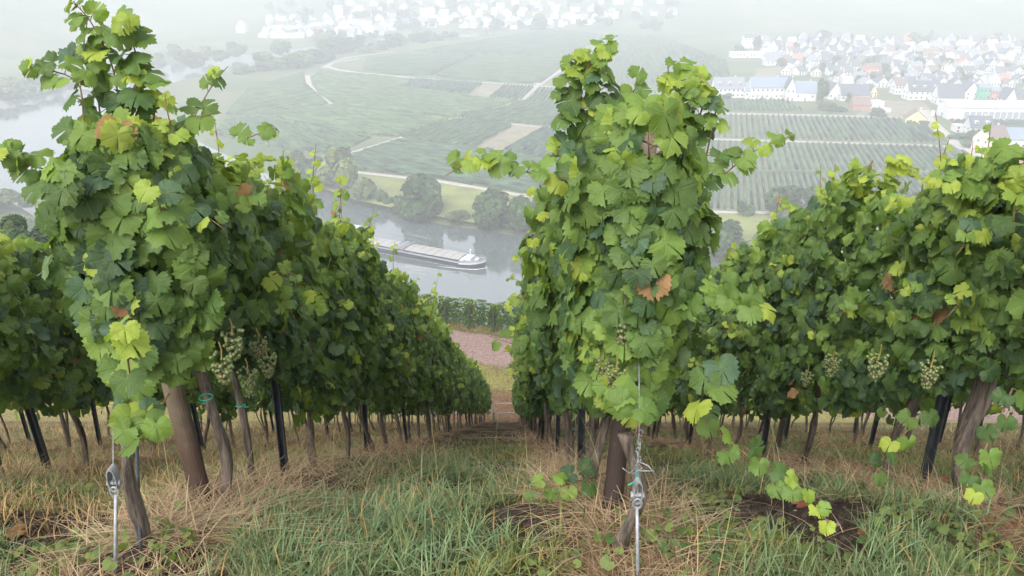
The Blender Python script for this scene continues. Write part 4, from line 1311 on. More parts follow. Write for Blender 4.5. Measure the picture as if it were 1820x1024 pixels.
# row: first vine, last vine, spacing, sides (-x, +x, top), leaves per vine
ROWDEF = {'L1': (2.62, 33.0, .86, (.24, .60, .16)), 'R1': (2.50, 33.0, .86, (.60, .24, .16)), 'R2': (2.15, 32, .86, (.62, .20, .18)), 'L2': (3.0, 30, .9, (.25, .57, .18)),
          'L3': (4.2, 30, 1.0, (.3, .5, .2)), 'L4': (5.5, 30, 1.1, (.3, .5, .2)), 'R3': (3.6, 31, 1.0, (.5, .3, .2)), 'R4': (5.2, 30, 1.1, (.5, .3, .2)), 'R5': (7.0, 28, 1.2, (.5, .3, .2))}
VINES = {}
for rk, (ya, yb, stp, sides) in ROWDEF.items():
    X = ROWS[rk]; y = ya; i = 0
    main = rk in ('L1', 'R1', 'R2')
    while y < yb:
        rng = np.random.default_rng(abs(hash((ord(rk[0]), int(rk[1]), i))) % 2 ** 31)
        x0 = X + rng.normal(0, .03); yy = y + rng.normal(0, .07) if i else y
        root = empty('grapevine', (x0, yy, gz1(x0, yy)))
        root['label'] = f'leafy grapevine, {ordw[i]} from near end of the {ROWNAME[rk]}'; root['category'] = 'grapevine'; root['group'] = 'vines of the ' + ROWNAME[rk]
        VINES[(rk, i)] = root
        S = Specs()
        ht = float(np.interp(yy, [2.3, 3.2, 4.5, 7], [1.52, 1.58, 1.84, 2.05]))
        if rk in ('L3', 'L4', 'R3', 'R4', 'R5', 'L2'): ht = min(ht, 1.75)
        if rk == 'R2': ht = float(np.interp(yy, [2, 3, 5, 8], [1.62, 1.68, 2.08, 2.08]))
        hb = .55 if yy > 4 else .70
        if rk == 'R1' and i < 2: ht += .03; hb = .58
        if rk == 'R2' and yy < 4.5: hb = .55
        dist = math.hypot(x0, yy)
        rt = rng.uniform(.015, .023)
        if not (i == 0 and main): vine_trunk(root, rng, h=.9, r=rt, sides=12 if dist < 6 else 8 if dist < 9 else 5)
        far = dist > 15.5
        nl = 900 if dist < 6 else 680 if dist < 9 else 450 if dist < 16 else 330 if dist < 24 else 250
        if not main: nl = int(nl * (.62 if rk != 'L2' else .8))
        sz = .097 if dist < 9 else .115 if dist < 16 else .14 if dist < 24 else .16
        hw = .225 if yy < 3.3 else .29
        y0 = yy - stp / 2 - .03; y1 = yy + stp / 2 + .03
        if i == 0: y0 = yy - .06
        canopy(rng, S, X, y0, y1, hb, ht, hw, nl, sides, end=(i == 0), size=sz, light=.39 if rk in ('R1', 'R2') else .50 if rk == 'L2' else .34 if dist < 4 else .48)  # occlusion shade offset by lighter leaf colour on L2 and farther vines
        # leaves filling the inside so that the hedge is closed
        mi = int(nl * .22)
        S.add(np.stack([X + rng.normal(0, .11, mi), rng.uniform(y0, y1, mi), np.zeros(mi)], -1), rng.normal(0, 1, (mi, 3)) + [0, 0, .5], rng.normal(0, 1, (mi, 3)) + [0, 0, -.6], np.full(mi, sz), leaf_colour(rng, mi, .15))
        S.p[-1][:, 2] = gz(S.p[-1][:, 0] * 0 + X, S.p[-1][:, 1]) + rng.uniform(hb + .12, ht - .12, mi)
        if main and dist < 13:
            # short young shoots over the top and out of the flank
            for k in range(4 if i else 2):
                b = np.array([X + rng.normal(0, .12), rng.uniform(y0 + .1, y1), 0]); b[2] = gz1(X, b[1]) + ht - .1
                e = b + np.array([rng.normal(0, .08), rng.normal(0, .08), rng.uniform(.22, .42)])
                shoot(root, S, [b, (b + e) / 2 + rng.normal(0, .03, 3), e], int(rng.integers(5, 9)), .085, .035, rng, light=(.5, .95))
        if main and dist < 9.5:
            for k in range(3):   # young laterals leaning out of the flank that faces the aisle
                sg = 1 if rk == 'L1' else -1
                b = np.array([X + sg * (hw - .08), rng.uniform(y0 + .1, y1), 0]); b[2] = gz1(X, b[1]) + rng.uniform(hb + .25, ht - .1)
                e = b + np.array([sg * rng.uniform(.14, .28), rng.normal(-.05, .12), rng.uniform(-.08, .16)])
                shoot(root, S, [b, (b + e) / 2 + np.array([0, 0, .04]), e], int(rng.integers(4, 8)), .10, .05, rng, light=(.4, .85))
        nparts = 0
        if main: nparts = 300 if dist < 7.5 else 200 if dist < 11 else 90 if dist < 15.5 else 0
        elif rk == 'L2': nparts = 200 if dist < 7 else 80 if dist < 9 else 0
        VINES[(rk, i)] = (root, S, rng, nparts, far, dist, yy, ht)
        if dist < 12:
            loc = np.array(root.location)
            for k in range(4):   # old canes climbing the wires inside the hedge
                mb = MB(); a = rng.uniform(.05 if i == 0 else -.35, .38)
                mb.tube([(0, 0, .8), (rng.normal(0, .05), a * .6, 1.05), (rng.normal(0, .08), a, 1.4), (rng.normal(0, .1), a + rng.normal(0, .1), ht - .1)], [.009, .007, .006, .004], 5)
                mb.build('cane', CANE, root, smooth=True)
        if dist < 8 and rng.random() < .6:
            mb = MB(); z = rng.uniform(.3, .62)
            rq = rt * 1.25; mb.tube([(rq * math.cos(q), rq * math.sin(q), z + .01 * q / 6) for q in np.linspace(0, 6.0, 9)], .0026, 4); mb.bar((rq, -.01, z), (rq + .03, -.04, z + .02), .004, .003); mb.build('tie', TIE, root)
        y += stp; i += 1


def V_(rk, y):
    """the vine of a row nearest to a distance"""
    return min((v for (r_, i), v in VINES.items() if r_ == rk), key=lambda q: abs(q[6] - y))


def sh(rk, y, pts, n, s0, s1, **k):
    root, S, rng = V_(rk, y)[:3]
    shoot(root, S, [P(*q) for q in pts], n, s0, s1, rng, **k)


# long shoots standing out of the near vines
for pts, n, a, b in (([(215, 210, 2.75), (200, 120, 2.7), (165, 45, 2.65), (130, 2, 2.6)], 15, .105, .06), ([(240, 200, 2.7), (245, 110, 2.7), (225, 50, 2.65), (240, 25, 2.6)], 12, .108, .07),
                     ([(180, 220, 2.75), (170, 150, 2.7), (150, 90, 2.7), (155, 40, 2.65)], 12, .108, .08), ([(270, 240, 2.8), (275, 170, 2.75), (255, 110, 2.7)], 9, .108, .09), ([(310, 260, 2.9), (340, 220, 2.85), (380, 200, 2.8)], 8, .108, .09),
                     ([(150, 235, 2.6), (140, 150, 2.6), (85, 124, 2.6), (38, 116, 2.55)], 11, .10, .06), ([(180, 310, 2.6), (85, 302, 2.6), (30, 284, 2.55), (-12, 268, 2.5)], 13, .11, .06),
                     ([(150, 330, 2.5), (120, 330, 2.5), (70, 330, 2.5)], 6, .11, .09), ([(330, 235, 3.2), (375, 155, 3.2), (405, 118, 3.2)], 6, .09, .05),
                     ([(300, 430, 2.35), (285, 370, 2.25), (270, 325, 2.2)], 7, .10, .07), ([(235, 690, 2.35), (225, 620, 2.2), (230, 570, 2.15)], 6, .11, .08), ([(225, 700, 2.5), (250, 745, 2.42), (268, 792, 2.36)], 6, .10, .095), ([(300, 700, 2.55), (270, 750, 2.4), (245, 785, 2.36)], 4, .10, .09)):
    sh('L1', 2.6, pts, n, a, b, light=(.25, .8))
for pts, n, a, b in (([(1035, 215, 2.75), (1035, 140, 2.7), (1065, 95, 2.65), (1095, 72, 2.6)], 14, .11, .055), ([(1075, 210, 2.75), (1060, 140, 2.7), (1045, 90, 2.7)], 10, .12, .07), ([(1190, 260, 2.8), (1192, 180, 2.75), (1186, 108, 2.7)], 12, .11, .06),
                     ([(1235, 240, 2.8), (1250, 165, 2.75), (1212, 122, 2.7)], 10, .11, .06), ([(1130, 240, 2.8), (1120, 180, 2.8), (1140, 140, 2.75)], 7, .10, .07), ([(1015, 260, 2.8), (1005, 200, 2.75), (1018, 130, 2.7), (1012, 95, 2.7)], 10, .10, .055), ([(1215, 260, 2.8), (1225, 190, 2.75), (1248, 130, 2.7)], 8, .10, .06), ([(1250, 300, 2.8), (1268, 220, 2.75), (1275, 180, 2.7)], 7, .09, .06),
                     ([(1110, 326, 2.75), (1010, 320, 2.68), (920, 302, 2.6), (850, 284, 2.55), (792, 312, 2.5)], 21, .092, .05), ([(1190, 350, 2.75), (1270, 322, 2.7), (1335, 272, 2.62), (1412, 240, 2.55)], 17, .095, .05),
                     ([(1210, 545, 2.7), (1300, 535, 2.5), (1372, 575, 2.45)], 9, .105, .08), ([(1240, 735, 2.75), (1310, 795, 2.6), (1380, 850, 2.5), (1440, 900, 2.42), (1486, 938, 2.35)], 14, .088, .045),
                     ([(1090, 700, 2.5), (1130, 740, 2.42), (1130, 770, 2.4)], 4, .11, .09), ([(1260, 640, 2.6), (1265, 690, 2.55), (1262, 720, 2.5)], 4, .12, .1)):
    sh('R1', 2.5, pts, n, a, b, light=(.28, .85))
sh('R1', 4.5, [(985, 640, 4.4), (930, 618, 4.2), (870, 598, 4.1)], 9, .115, .075, light=(.3, .7))
sh('R1', 3.4, [(1080, 840, 3.3), (1000, 862, 3.1), (925, 872, 3.0)], 9, .10, .05, light=(.35, .6))
sh('R1', 4.5, [(990, 380, 4.4), (955, 350, 4.3), (950, 340, 4.2)], 5, .1, .06, light=(.6, 1))
for y, pts, n in ((5.6, [(1455, 430, 5.8), (1462, 380, 5.75), (1466, 336, 5.7)], 9), (5.0, [(1545, 420, 5.1), (1542, 380, 5.0), (1548, 342, 5.0)], 8), (3.4, [(1700, 350, 3.5), (1690, 330, 3.45), (1645, 325, 3.4)], 7), (2.6, [(1800, 400, 2.9), (1810, 330, 2.9), (1822, 280, 2.85)], 8)):
    sh('R2', y, pts, n, .11, .06, light=(.6, 1))
sh('R2', 2.6, [(1800, 690, 2.75), (1760, 780, 2.65), (1725, 850, 2.6), (1740, 900, 2.5)], 10, .085, .06, light=(.25, .5))
sh('R2', 3.4, [(1640, 740, 3.4), (1580, 800, 3.3), (1545, 868, 3.2)], 7, .085, .06, light=(.25, .5))
sh('L1', 7.6, [(760, 590, 8.3), (772, 530, 8.2), (782, 470, 8.1)], 8, .10, .05, light=(.6, 1))
sh('L1', 4.4, [(560, 380, 4.9), (556, 320, 4.8), (562, 255, 4.75)], 9, .085, .04, light=(.6, .95))
sh('L1', 5.2, [(600, 420, 5.6), (605, 360, 5.5), (604, 315, 5.5)], 6, .10, .07, light=(.7, 1))
sh('L1', 9.3, [(815, 720, 10.5), (830, 670, 10.4), (842, 625, 10.3)], 7, .12, .06, light=(.5, .95))
sh('L1', 3.4, [(430, 250, 3.9), (470, 235, 3.8), (490, 245, 3.8)], 6, .1, .06, light=(.5, .9))

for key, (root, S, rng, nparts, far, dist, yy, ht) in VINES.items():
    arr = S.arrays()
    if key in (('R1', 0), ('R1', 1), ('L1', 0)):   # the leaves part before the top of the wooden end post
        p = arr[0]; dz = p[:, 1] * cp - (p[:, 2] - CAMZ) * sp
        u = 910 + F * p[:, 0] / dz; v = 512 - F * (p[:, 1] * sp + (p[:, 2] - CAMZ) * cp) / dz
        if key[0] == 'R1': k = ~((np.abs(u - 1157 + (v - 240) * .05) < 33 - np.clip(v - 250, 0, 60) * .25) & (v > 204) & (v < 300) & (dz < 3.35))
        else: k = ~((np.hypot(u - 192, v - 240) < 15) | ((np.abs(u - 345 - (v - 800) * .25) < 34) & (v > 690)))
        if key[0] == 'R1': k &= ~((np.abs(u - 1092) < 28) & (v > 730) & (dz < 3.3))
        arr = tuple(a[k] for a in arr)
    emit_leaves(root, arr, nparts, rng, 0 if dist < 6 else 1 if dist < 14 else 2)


# ------------------------------------------------------------------ grapes
def bunch_mesh(seed):
    rng = np.random.default_rng(seed)
    mb = MB()
    for i in range(95):
        u = rng.random() ** .8
        w = .050 * (1 - u) ** .6 + .010
        a = rng.uniform(0, 6.28)
        mb.sphere((math.cos(a) * w * rng.uniform(.6, 1), math.sin(a) * w * rng.uniform(.6, 1), -u * .15), rng.uniform(.0085, .0115), 6, 4)
    return mb.mesh('grapes', GRAPE, True)


BUNCH = [bunch_mesh(i) for i in range(4)]


def bunch(rk, y, u, v, d, s=1.0):
    root, rng = V_(rk, y)[0], V_(rk, y)[2]
    p = P(u, v, d) - np.array(root.location)
    mb = MB(); p = p + np.array([0, .15, .02]); mb.tube([(0, 0, .05), (.004, .003, .02), (0, 0, -.02)], .003, 5)
    st = mb.build('grape_bunch', GREENCANE, root, loc=p)
    o = link('grapes', R.choice(BUNCH), st); o.rotation_euler = (0, 0, R.uniform(0, 6)); o.scale = (s * .7, s * .7, s * .7)


for a in (('L1', 2.6, 388, 630, 2.78, 1.1), ('L1', 2.6, 368, 675, 2.75, 1.15), ('L1', 2.6, 418, 700, 2.95, 1), ('L1', 3.4, 455, 665, 3.2, 1.1), ('L1', 3.4, 440, 640, 3.2, 1), ('L1', 5.2, 572, 690, 4.6, 1), ('L1', 4.4, 540, 640, 4.2, .9),
          ('R1', 2.5, 1080, 680, 2.55, .8), ('R1', 2.5, 1105, 705, 2.42, .9), ('R1', 2.5, 1120, 605, 2.45, 1.1), ('R2', 3.4, 1590, 672, 3.1, 1.1), ('R2', 4.2, 1500, 665, 3.9, 1.1), ('R2', 2.6, 1690, 690, 2.85, 1), ('R2', 5.0, 1450, 690, 4.6, .9)):
    bunch(*a)

# extra old trunks right at the near ends of both rows, as in the picture
for rk, u, v, r_, h, lab in (('L1', 258, 975, .027, .50, 'thick gnarled vine stump beside a ribbed steel rod at the left row end'), ('R1', 1118, 985, .021, .46, 'gnarled vine trunk in front of the right wooden end post'),
                             ('L1', 398, 890, .022, .7, 'vine trunk with a green tie just right of the left wooden post'), ('R1', 1050, 880, .018, .6, 'thin dark vine trunk left of the right wooden post'), ('R2', 1700, 880, .026, .75, 'thick vine trunk at the near end of the right hedge')):
    p = gp(u, v); t_ = empty('old_grapevine', p); tag(t_, lab, 'grapevine')
    rng = np.random.default_rng(int(u)); pts = vine_trunk(t_, rng, h, r_, lean=(0.0, .06), sides=18)
    if rk != 'R2' and u not in (1118, 258):
        mb = MB(); kk = .2 if rk != 'R2' else -.12
        mb.tube([(pts[-1][0], pts[-1][1], h - .03), (pts[-1][0] + .05, pts[-1][1] + .1, h + .15 * kk), (pts[-1][0] + .02, pts[-1][1] + .3, h + .3 * kk)], [.016, .012, .008], 6)
        mb.tube([(pts[-1][0], pts[-1][1], h - .03), (pts[-1][0] - .06, pts[-1][1] + .02, h + .15 * kk), (pts[-1][0] - .05, pts[-1][1] - .1, h + .3 * kk)], [.015, .011, .008], 6); mb.build('arm', BARK, t_, smooth=True)
    if u == 398:
        mb = MB(); mb.tube([(.026 * math.cos(q), .026 * math.sin(q), .5) for q in np.linspace(0, 6.2, 12)], .0026, 4); mb.build('tie', TIE, t_)

# ------------------------------------------------------------------ wooden end posts
def end_post(u, v, T, r0, r1, mat, label):
    B = gp(u, v) - np.array([0, 0, .12]); A = np.array(T) - B
    L = np.linalg.norm(A)
    o = empty('end_post', B); tag(o, label, 'wooden post', 'wooden end posts')
    q = Vector(A).to_track_quat('Z', 'Y'); o.rotation_mode = 'QUATERNION'; o.rotation_quaternion = q
    mb = MB(); n = 20; k = 26
    rng = np.random.default_rng(int(u))
    rings = [(0, 0, L * i / k) for i in range(k + 1)]
    mb.tube([(rng.normal(0, .0012), rng.normal(0, .0012), z) for _, _, z in rings], [(r0 + (r1 - r0) * i / k) * rng.uniform(.985, 1.015) for i in range(k)] + [r1 * .93], n, jit=.015)
    mb.build('shaft', mat, o, smooth=False)
    ends = plain('cut_wood', (.25, .22, .18), .9, var=.4, scale=40, bumps=.5)
    mb = MB(); mb.tube([(0, 0, L - .004), (0, 0, L + .004)], r1 * .9, 16); mb.build('cut_top', ends, o)
    mb = MB()
    for z in (L * .55, L * .8): mb.tube([((r0 + r1) / 2 * 1.04 * math.cos(a), (r0 + r1) / 2 * 1.04 * math.sin(a), z + .01 * math.sin(a)) for a in np.linspace(0, 6.3, 16)], .0022, 4)
    mb.build('wire_loop', GALV, o)


end_post(367, 903, P(190, 236, 3.15), .041, .038, post_mat('post_wood_grey', (.055, .03, .018), (.29, .235, .15), .32, .8), 'leaning grey brown wooden end post under the tall left vine')
end_post(1084, 922, P(1155, 240, 3.35), .040, .036, post_mat('post_wood_tarred', (.026, .013, .008), (.15, .115, .085), .30, 1.0), 'dark tarred wooden end post inside the tall right vine')

# ------------------------------------------------------------------ steel trellis posts and wires
for rk, X in ROWS.items():
    ya, yb, _, _ = ROWDEF[rk]
    y = 3.85 if rk in ('L1', 'R1') else ya + 1.3
    i = 0
    while y < min(yb, 33 if rk in ('L1', 'R1', 'R2') else 14):
        z = gz1(X, y)
        h = float(np.interp(y, [3, 8], [1.35, 1.7]))
        mb = MB()
        tilt = Matrix.Rotation(R.uniform(-.05, .05), 3, 'Y') @ Matrix.Rotation(R.uniform(-.04, .04), 3, 'X')
        for c, d in (((0, .018, h / 2 - .1), (.036, .005, h + .2)), ((-.018, 0, h / 2 - .1), (.005, .03, h + .2)), ((.018, 0, h / 2 - .1), (.005, .03, h + .2))):
            mb.box(tilt @ Vector(c), d, M=tilt)
        o = mb.build('trellis_post', STEEL, loc=(X + R.uniform(-.04, .04), y, z))
        tag(o, f'{ordw[i]} dark steel post along the {ROWNAME[rk]}', 'steel post', 'steel posts of the trellis')
        y += 2.3 if y < 9 else 3.4; i += 1
for rk in ('L1', 'R1', 'R2', 'L2'):
    X = ROWS[rk]; ya, yb = ROWDEF[rk][:2]
    mb = MB()
    for h in (.72, 1.05, 1.45, 1.8):
        pts = [(X + .02 * math.sin(y), y, gz1(X, y) + h * min(1, .55 + .12 * y)) for y in np.arange(ya + .1, yb, .9)]
        mb.tube(pts, .0016, 4)
    tag(mb.build('trellis_wire', GALV), f'thin wires strung along the {ROWNAME[rk]}', 'wire')


# ------------------------------------------------------------------ wire anchors
def anchor(ub, vb, ut, vt, lab, d):
    B = gp(ub, vb); T = P(ut, vt, depth_of(B) * d)
    o = empty('wire_anchor', B); tag(o, lab, 'wire anchor', 'steel wire anchors at the row ends')
    A = Vector(T - B)
    mb = MB(); mb.tube([(0, 0, -.1), (0, 0, 0), A * .5, A * .93], .0062, 8); mb.build('rod', GALV, o, smooth=True)
    mb = MB()
    mb.tube([A * .9 + Vector((.014 * math.cos(a), 0, .02 + .02 * math.sin(a))) for a in np.linspace(-1.5, 4.6, 14)], .0045, 6); mb.build('eye', GALV, o, smooth=True)
    # oval tensioner: two cheeks joined by a rounded top, a ratchet drum with bolts
    c = A + Vector((0, 0, .035)); W, H = .0155, .054
    loop = [(W * math.cos(a), H * (1 if math.sin(a) > 0 else .75) * abs(math.sin(a)) ** .8 * (1 if math.sin(a) > 0 else -1)) for a in np.linspace(0, 2 * math.pi, 25)]
    mb = MB(); n = len(loop) - 1
    for i in range(n):
        (x0, z0), (x1, z1) = loop[i], loop[(i + 1) % n]
        k = .80
        v = []
        for yy in (-.016, .016):
            v += [c + Vector((x0, yy, z0)), c + Vector((x1, yy, z1)), c + Vector((x1 * k, yy, z1 * k * 1.05)), c + Vector((x0 * k, yy, z0 * k * 1.05))]
        mb.add(v, [(0, 1, 2, 3), (7, 6, 5, 4), (0, 4, 5, 1), (3, 2, 6, 7)])
    mb.build('tensioner_frame', GALV, o)
    mb = MB()
    mb.tube([c + Vector((-.021, 0, -.012)), c + Vector((.021, 0, -.012))], .008, 10)
    for sx in (-.018, .018): mb.tube([c + Vector((sx - .004, -.0, -.012)), c + Vector((sx + .004, 0, -.012))], .012, 8)
    mb.build('ratchet_drum', GALV, o)
    mb = MB(); mb.tube([c + Vector((.0, -.01, -.012)), c + Vector((.004, .08, .22)), c + Vector((.02, .35, .55))], .002, 5); mb.build('tension_wire', GALV, o)
    return o


anchor(205, 1020, 206, 868, 'grey wire anchor with an oval tensioner at the left row end', 1.0)
an = anchor(1134, 1030, 1132, 890, 'grey wire anchor with oval tensioner and chain at the right row end', 1.0)
loc = np.array(an.location)
q = P(1132, 855, depth_of(loc)) - loc
mb = MB()
for i in range(11):   # twisted chain hanging over the tensioner
    c = q + np.array([.004 * math.sin(i * 2), .01, .012 + i * .017])
    a = i * 1.57
    mb.tube([c + np.array([.006 * math.cos(t_) * math.cos(a), .006 * math.cos(t_) * math.sin(a), .012 * math.sin(t_)]) for t_ in np.linspace(0, 6.3, 9)], .0022, 4)
mb.build('chain', GALV, an, smooth=True)
mb = MB()
for k in range(4): mb.tube([q + np.array([0, 0, .06 + k * .006]), q + np.array([-.03 + .02 * k, -.02, .045 + .01 * k]), q + np.array([(-.055, .05, -.02, .06)[k], -.025, .07 - .012 * k])], .002, 4)
mb.build('wire_ends', GALV, an, smooth=True)
mb = MB(); mb.tube([q + np.array([-.03, -.01, -.01]), q + np.array([-.005, -.015, .012]), q + np.array([-.004, -.012, .06])], .0028, 4); mb.build('tie', TIE, an)
# ribbed rod beside the left stump
B = gp(250, 985); T = P(243, 785, depth_of(B) * 1.01); A = Vector(T - B)
o = empty('ribbed_rod', B); tag(o, 'dark ribbed steel rod standing against the thick left vine stump', 'steel rod')
mb = MB(); m_ = 120; mb.tube([A * (i / m_) for i in range(m_ + 1)], [.0068 if i % 2 else .0052 for i in range(m_ + 1)], 8); mb.build('shaft', STEEL, o)

# ------------------------------------------------------------------ railing at the bottom of the aisle
yR = 33.4
rl = empty('railing', (-.9, yR, gz1(-.9, yR))); tag(rl, 'galvanised two bar railing at the bottom of the grass aisle', 'railing')
for x in (-3.0, 0, 3.0):
    mb = MB(); mb.tube([(x, 0, -.1), (x, 0, 1.02)], .032, 8); mb.build('post', GALV, rl, smooth=True)
for z, r_ in ((1.04, .032), (.52, .026)):
    mb = MB(); mb.tube([(x, 0, z + .01 * math.sin(x * 2.1)) for x in np.linspace(-4, 4, 12)], r_, 8); mb.build('rail', GALV, rl, smooth=True)

# ------------------------------------------------------------------ vine rows below the track
for i, X in enumerate(np.arange(-14.0, 5.0, 1.6)):
    ys = 46.2 - .3 * X
    rng = np.random.default_rng(900 + i)
    root = empty('vine_row', (X, ys, gz1(X, ys))); tag(root, f'clipped vine row below the pink track, {ordw[i]} from the left', 'vine row', 'vine rows below the pink track')
    S = Specs()
    L = 9.0
    canopy(rng, S, X, ys, ys + L, .35, 1.95, .36, 1500, (.25, .35, .4), end=True, size=.17, light=.12)
    arr = S.arrays(); pp = arr[0]; z0 = gz(pp[:, 0] * 0 + X, pp[:, 1]); pp[:, 0] += (pp[:, 1] - ys) * 1.0; pp[:, 2] += gz(pp[:, 0], pp[:, 1]) - z0
    arr[1][:, :2] = np.stack([arr[1][:, 0] * .71 + arr[1][:, 1] * .71, arr[1][:, 1] * .71 - arr[1][:, 0] * .71], -1)
    emit_leaves(root, arr, 0, rng, 2)
    mb = MB(); mb.tube([(0, -.12, -.1), (0, -.25, 1.9)], .045, 7); mb.build('end_post', TRUNKMAT, root)

# ------------------------------------------------------------------ grass, straw and weeds
def blades(name, px, py, length, width, lean, colr, mat, rng, label, seg=3, lie=0.0):
    n = len(px)
    base = np.stack([px, py, gz(px, py) - .01], -1)
    a = rng.uniform(0, 2 * math.pi, n)
    d = np.stack([np.cos(a), np.sin(a), np.zeros(n)], -1)
    sd = np.stack([-np.sin(a), np.cos(a), np.zeros(n)], -1)
    V = []
    for k in range(seg + 1):
        u = k / seg
        up = (u - lean * u ** 2 * .62) * (1 - lie)
        out = lean * u ** 1.7 * .75 + lie * u
        c = base + d * (length * out)[:, None]
        c[:, 2] += length * up + lie * np.sin(u * 3.0) * length * .16
        if np.any(lie > 0): c[:, 2] = np.maximum(c[:, 2], gz(c[:, 0], c[:, 1]) + .006) if False else c[:, 2]
        w = width * (1 - u ** 1.6) * .5
        if k < seg: V += [c - sd * w[:, None], c + sd * w[:, None]]
        else: V += [c]
    V = np.stack(V, 1); nv = V.shape[1]
    Fc = []
    for k in range(seg - 1):
        Fc += [(2 * k, 2 * k + 1, 2 * k + 3), (2 * k, 2 * k + 3, 2 * k + 2)]
    Fc.append((2 * seg - 2, 2 * seg - 1, 2 * seg))
    Fc = (np.array(Fc)[None] + (np.arange(n) * nv)[:, None, None]).reshape(-1, 3)
    o = link(name, mesh_np(name, V.reshape(-1, 3), Fc, mat, np.repeat(colr, nv, axis=0)))
    tag(o, label, name.replace('_', ' '), kind='stuff')


rng = np.random.default_rng(5)


def scatter(n, y0, y1):
    """points in the view wedge, denser near the camera"""
    y = y0 * (y1 / y0) ** rng.random(n)
    w = .72 * (y + 1.4)
    return rng.uniform(-1, 1, n) * w, y


def lerp_col(a, b, k): return np.array(a) * (1 - k[:, None]) + np.array(b) * k[:, None]


x, y = scatter(230000, .95, 14)
gw, sw, ow = zones(x, y)
tuft = fbm(x * 4.5, y * 4.5, 71)
k = rng.random(len(x)) < np.clip(gw * (.15 + 1.5 * np.clip((tuft - .36) * 3, 0, 1)), 0, 1)
x, y = x[k], y[k]; tf = fbm(x * 4.5, y * 4.5, 71)
n = len(x)
ln = rng.uniform(.04, .115, n) * (.5 + 1.6 * np.clip((tf - .36) * 2.6, 0, 1)) * np.clip(1.25 - y * .06, .55, 1.2)
colr = lerp_col((.075, .12, .04), (.20, .26, .115), rng.random(n)); colr = np.where((rng.random(n) < .09)[:, None], lerp_col((.24, .20, .08), (.33, .26, .13), rng.random(n)), colr)
colr = np.where((fbm(x * 1.1, y * 1.1, 77) > .56)[:, None], colr * np.array([1.35, 1.12, .85]), colr)
blades('green_grass', x, y, ln, rng.uniform(.003, .0075, n) * np.clip(.8 + y * .12, 1, 2.2), rng.uniform(.25, 1.0, n), colr, GRASS, rng, 'green grass tufts growing along the aisle between the vine rows')
# long bent tufts of broad grass near the camera
tx, ty = [], []
for u, v, m_, r_ in ((540, 1015, 300, .1), (560, 960, 420, .13), (640, 985, 380, .14), (720, 940, 300, .13), (500, 1010, 360, .12), (820, 1000, 320, .14), (900, 960, 240, .1), (780, 900, 220, .12), (690, 880, 180, .12), (850, 850, 170, .12), (620, 930, 220, .1), (1240, 850, 200, .12), (1440, 960, 260, .15), (1560, 980, 260, .16), (1330, 870, 120, .08), (1500, 900, 180, .15), (1650, 930, 160, .15), (940, 880, 140, .1), (1330, 1000, 200, .12), (330, 820, 100, .1)):
    p = gp(u, v); tx.append(p[0] + rng.normal(0, r_, m_)); ty.append(p[1] + rng.normal(0, r_, m_))
x, y = np.concatenate(tx), np.concatenate(ty); n = len(x)
kk = rng.random(n) > zones(x, y)[2] * 1.2; x, y = x[kk], y[kk]; n = len(x)
colr = lerp_col((.09, .15, .06), (.22, .30, .15), rng.random(n))
colr = np.where((rng.random(n) < .06)[:, None], np.array([[.38, .22, .07]]), colr)
blades('broad_grass', x, y, rng.uniform(.10, .26, n), rng.uniform(.0045, .009, n), rng.uniform(.45, 1.2, n), colr, GRASS, rng, 'long bent blades of fresh green grass in tufts near the camera', seg=4)
# dry straw lying in mats under the rows
x, y = scatter(95000, .95, 12)
gw, sw, ow = zones(x, y)
k = rng.random(len(x)) < np.clip(sw * .95 + ow * .02 + gw * .05, 0, 1); x, y = x[k], y[k]; n = len(x)
colr = lerp_col((.17, .11, .06), (.36, .27, .155), rng.random(n) ** 1.3); colr = np.where((rng.random(n) < .16)[:, None], np.array([[.13, .07, .04]]) * rng.uniform(.7, 1.3, (n, 1)), colr)
blades('dry_straw', x, y, rng.uniform(.05, .20, n), rng.uniform(.0022, .0045, n) * np.clip(.8 + y * .12, 1, 2.4), rng.uniform(.8, 1.3, n), colr, STRAW, rng, 'dry straw lying in mats under the vine rows', lie=rng.uniform(.75, 1.0, n))
# straw mounds around the two wooden posts
tx, ty = [], []
for u, v, m_, r_ in ((330, 940, 1500, .2), (420, 930, 900, .2), (280, 980, 700, .16), (1170, 935, 800, .15), (1040, 905, 700, .17), (990, 870, 500, .16), (600, 850, 900, .3), (520, 880, 700, .25), (1000, 830, 500, .2), (1500, 860, 260, .2), (1640, 900, 300, .2), (700, 820, 700, .35)):
    p = gp(u, v); tx.append(p[0] + rng.normal(0, r_, m_)); ty.append(p[1] + rng.normal(0, r_, m_))
x, y = np.concatenate(tx), np.concatenate(ty); n = len(x)
kk = rng.random(n) < .62 * (1 - zones(x, y)[2]); x, y = x[kk], y[kk]; n = len(x)
blades('straw_mound', x, y, rng.uniform(.10, .32, n), rng.uniform(.0025, .0045, n), rng.uniform(.8, 1.3, n), lerp_col((.20, .13, .07), (.46, .36, .22), rng.random(n)), STRAW, rng, 'tangled pale straw heaped around the foot of the posts', seg=5, lie=rng.uniform(.35, .85, n))
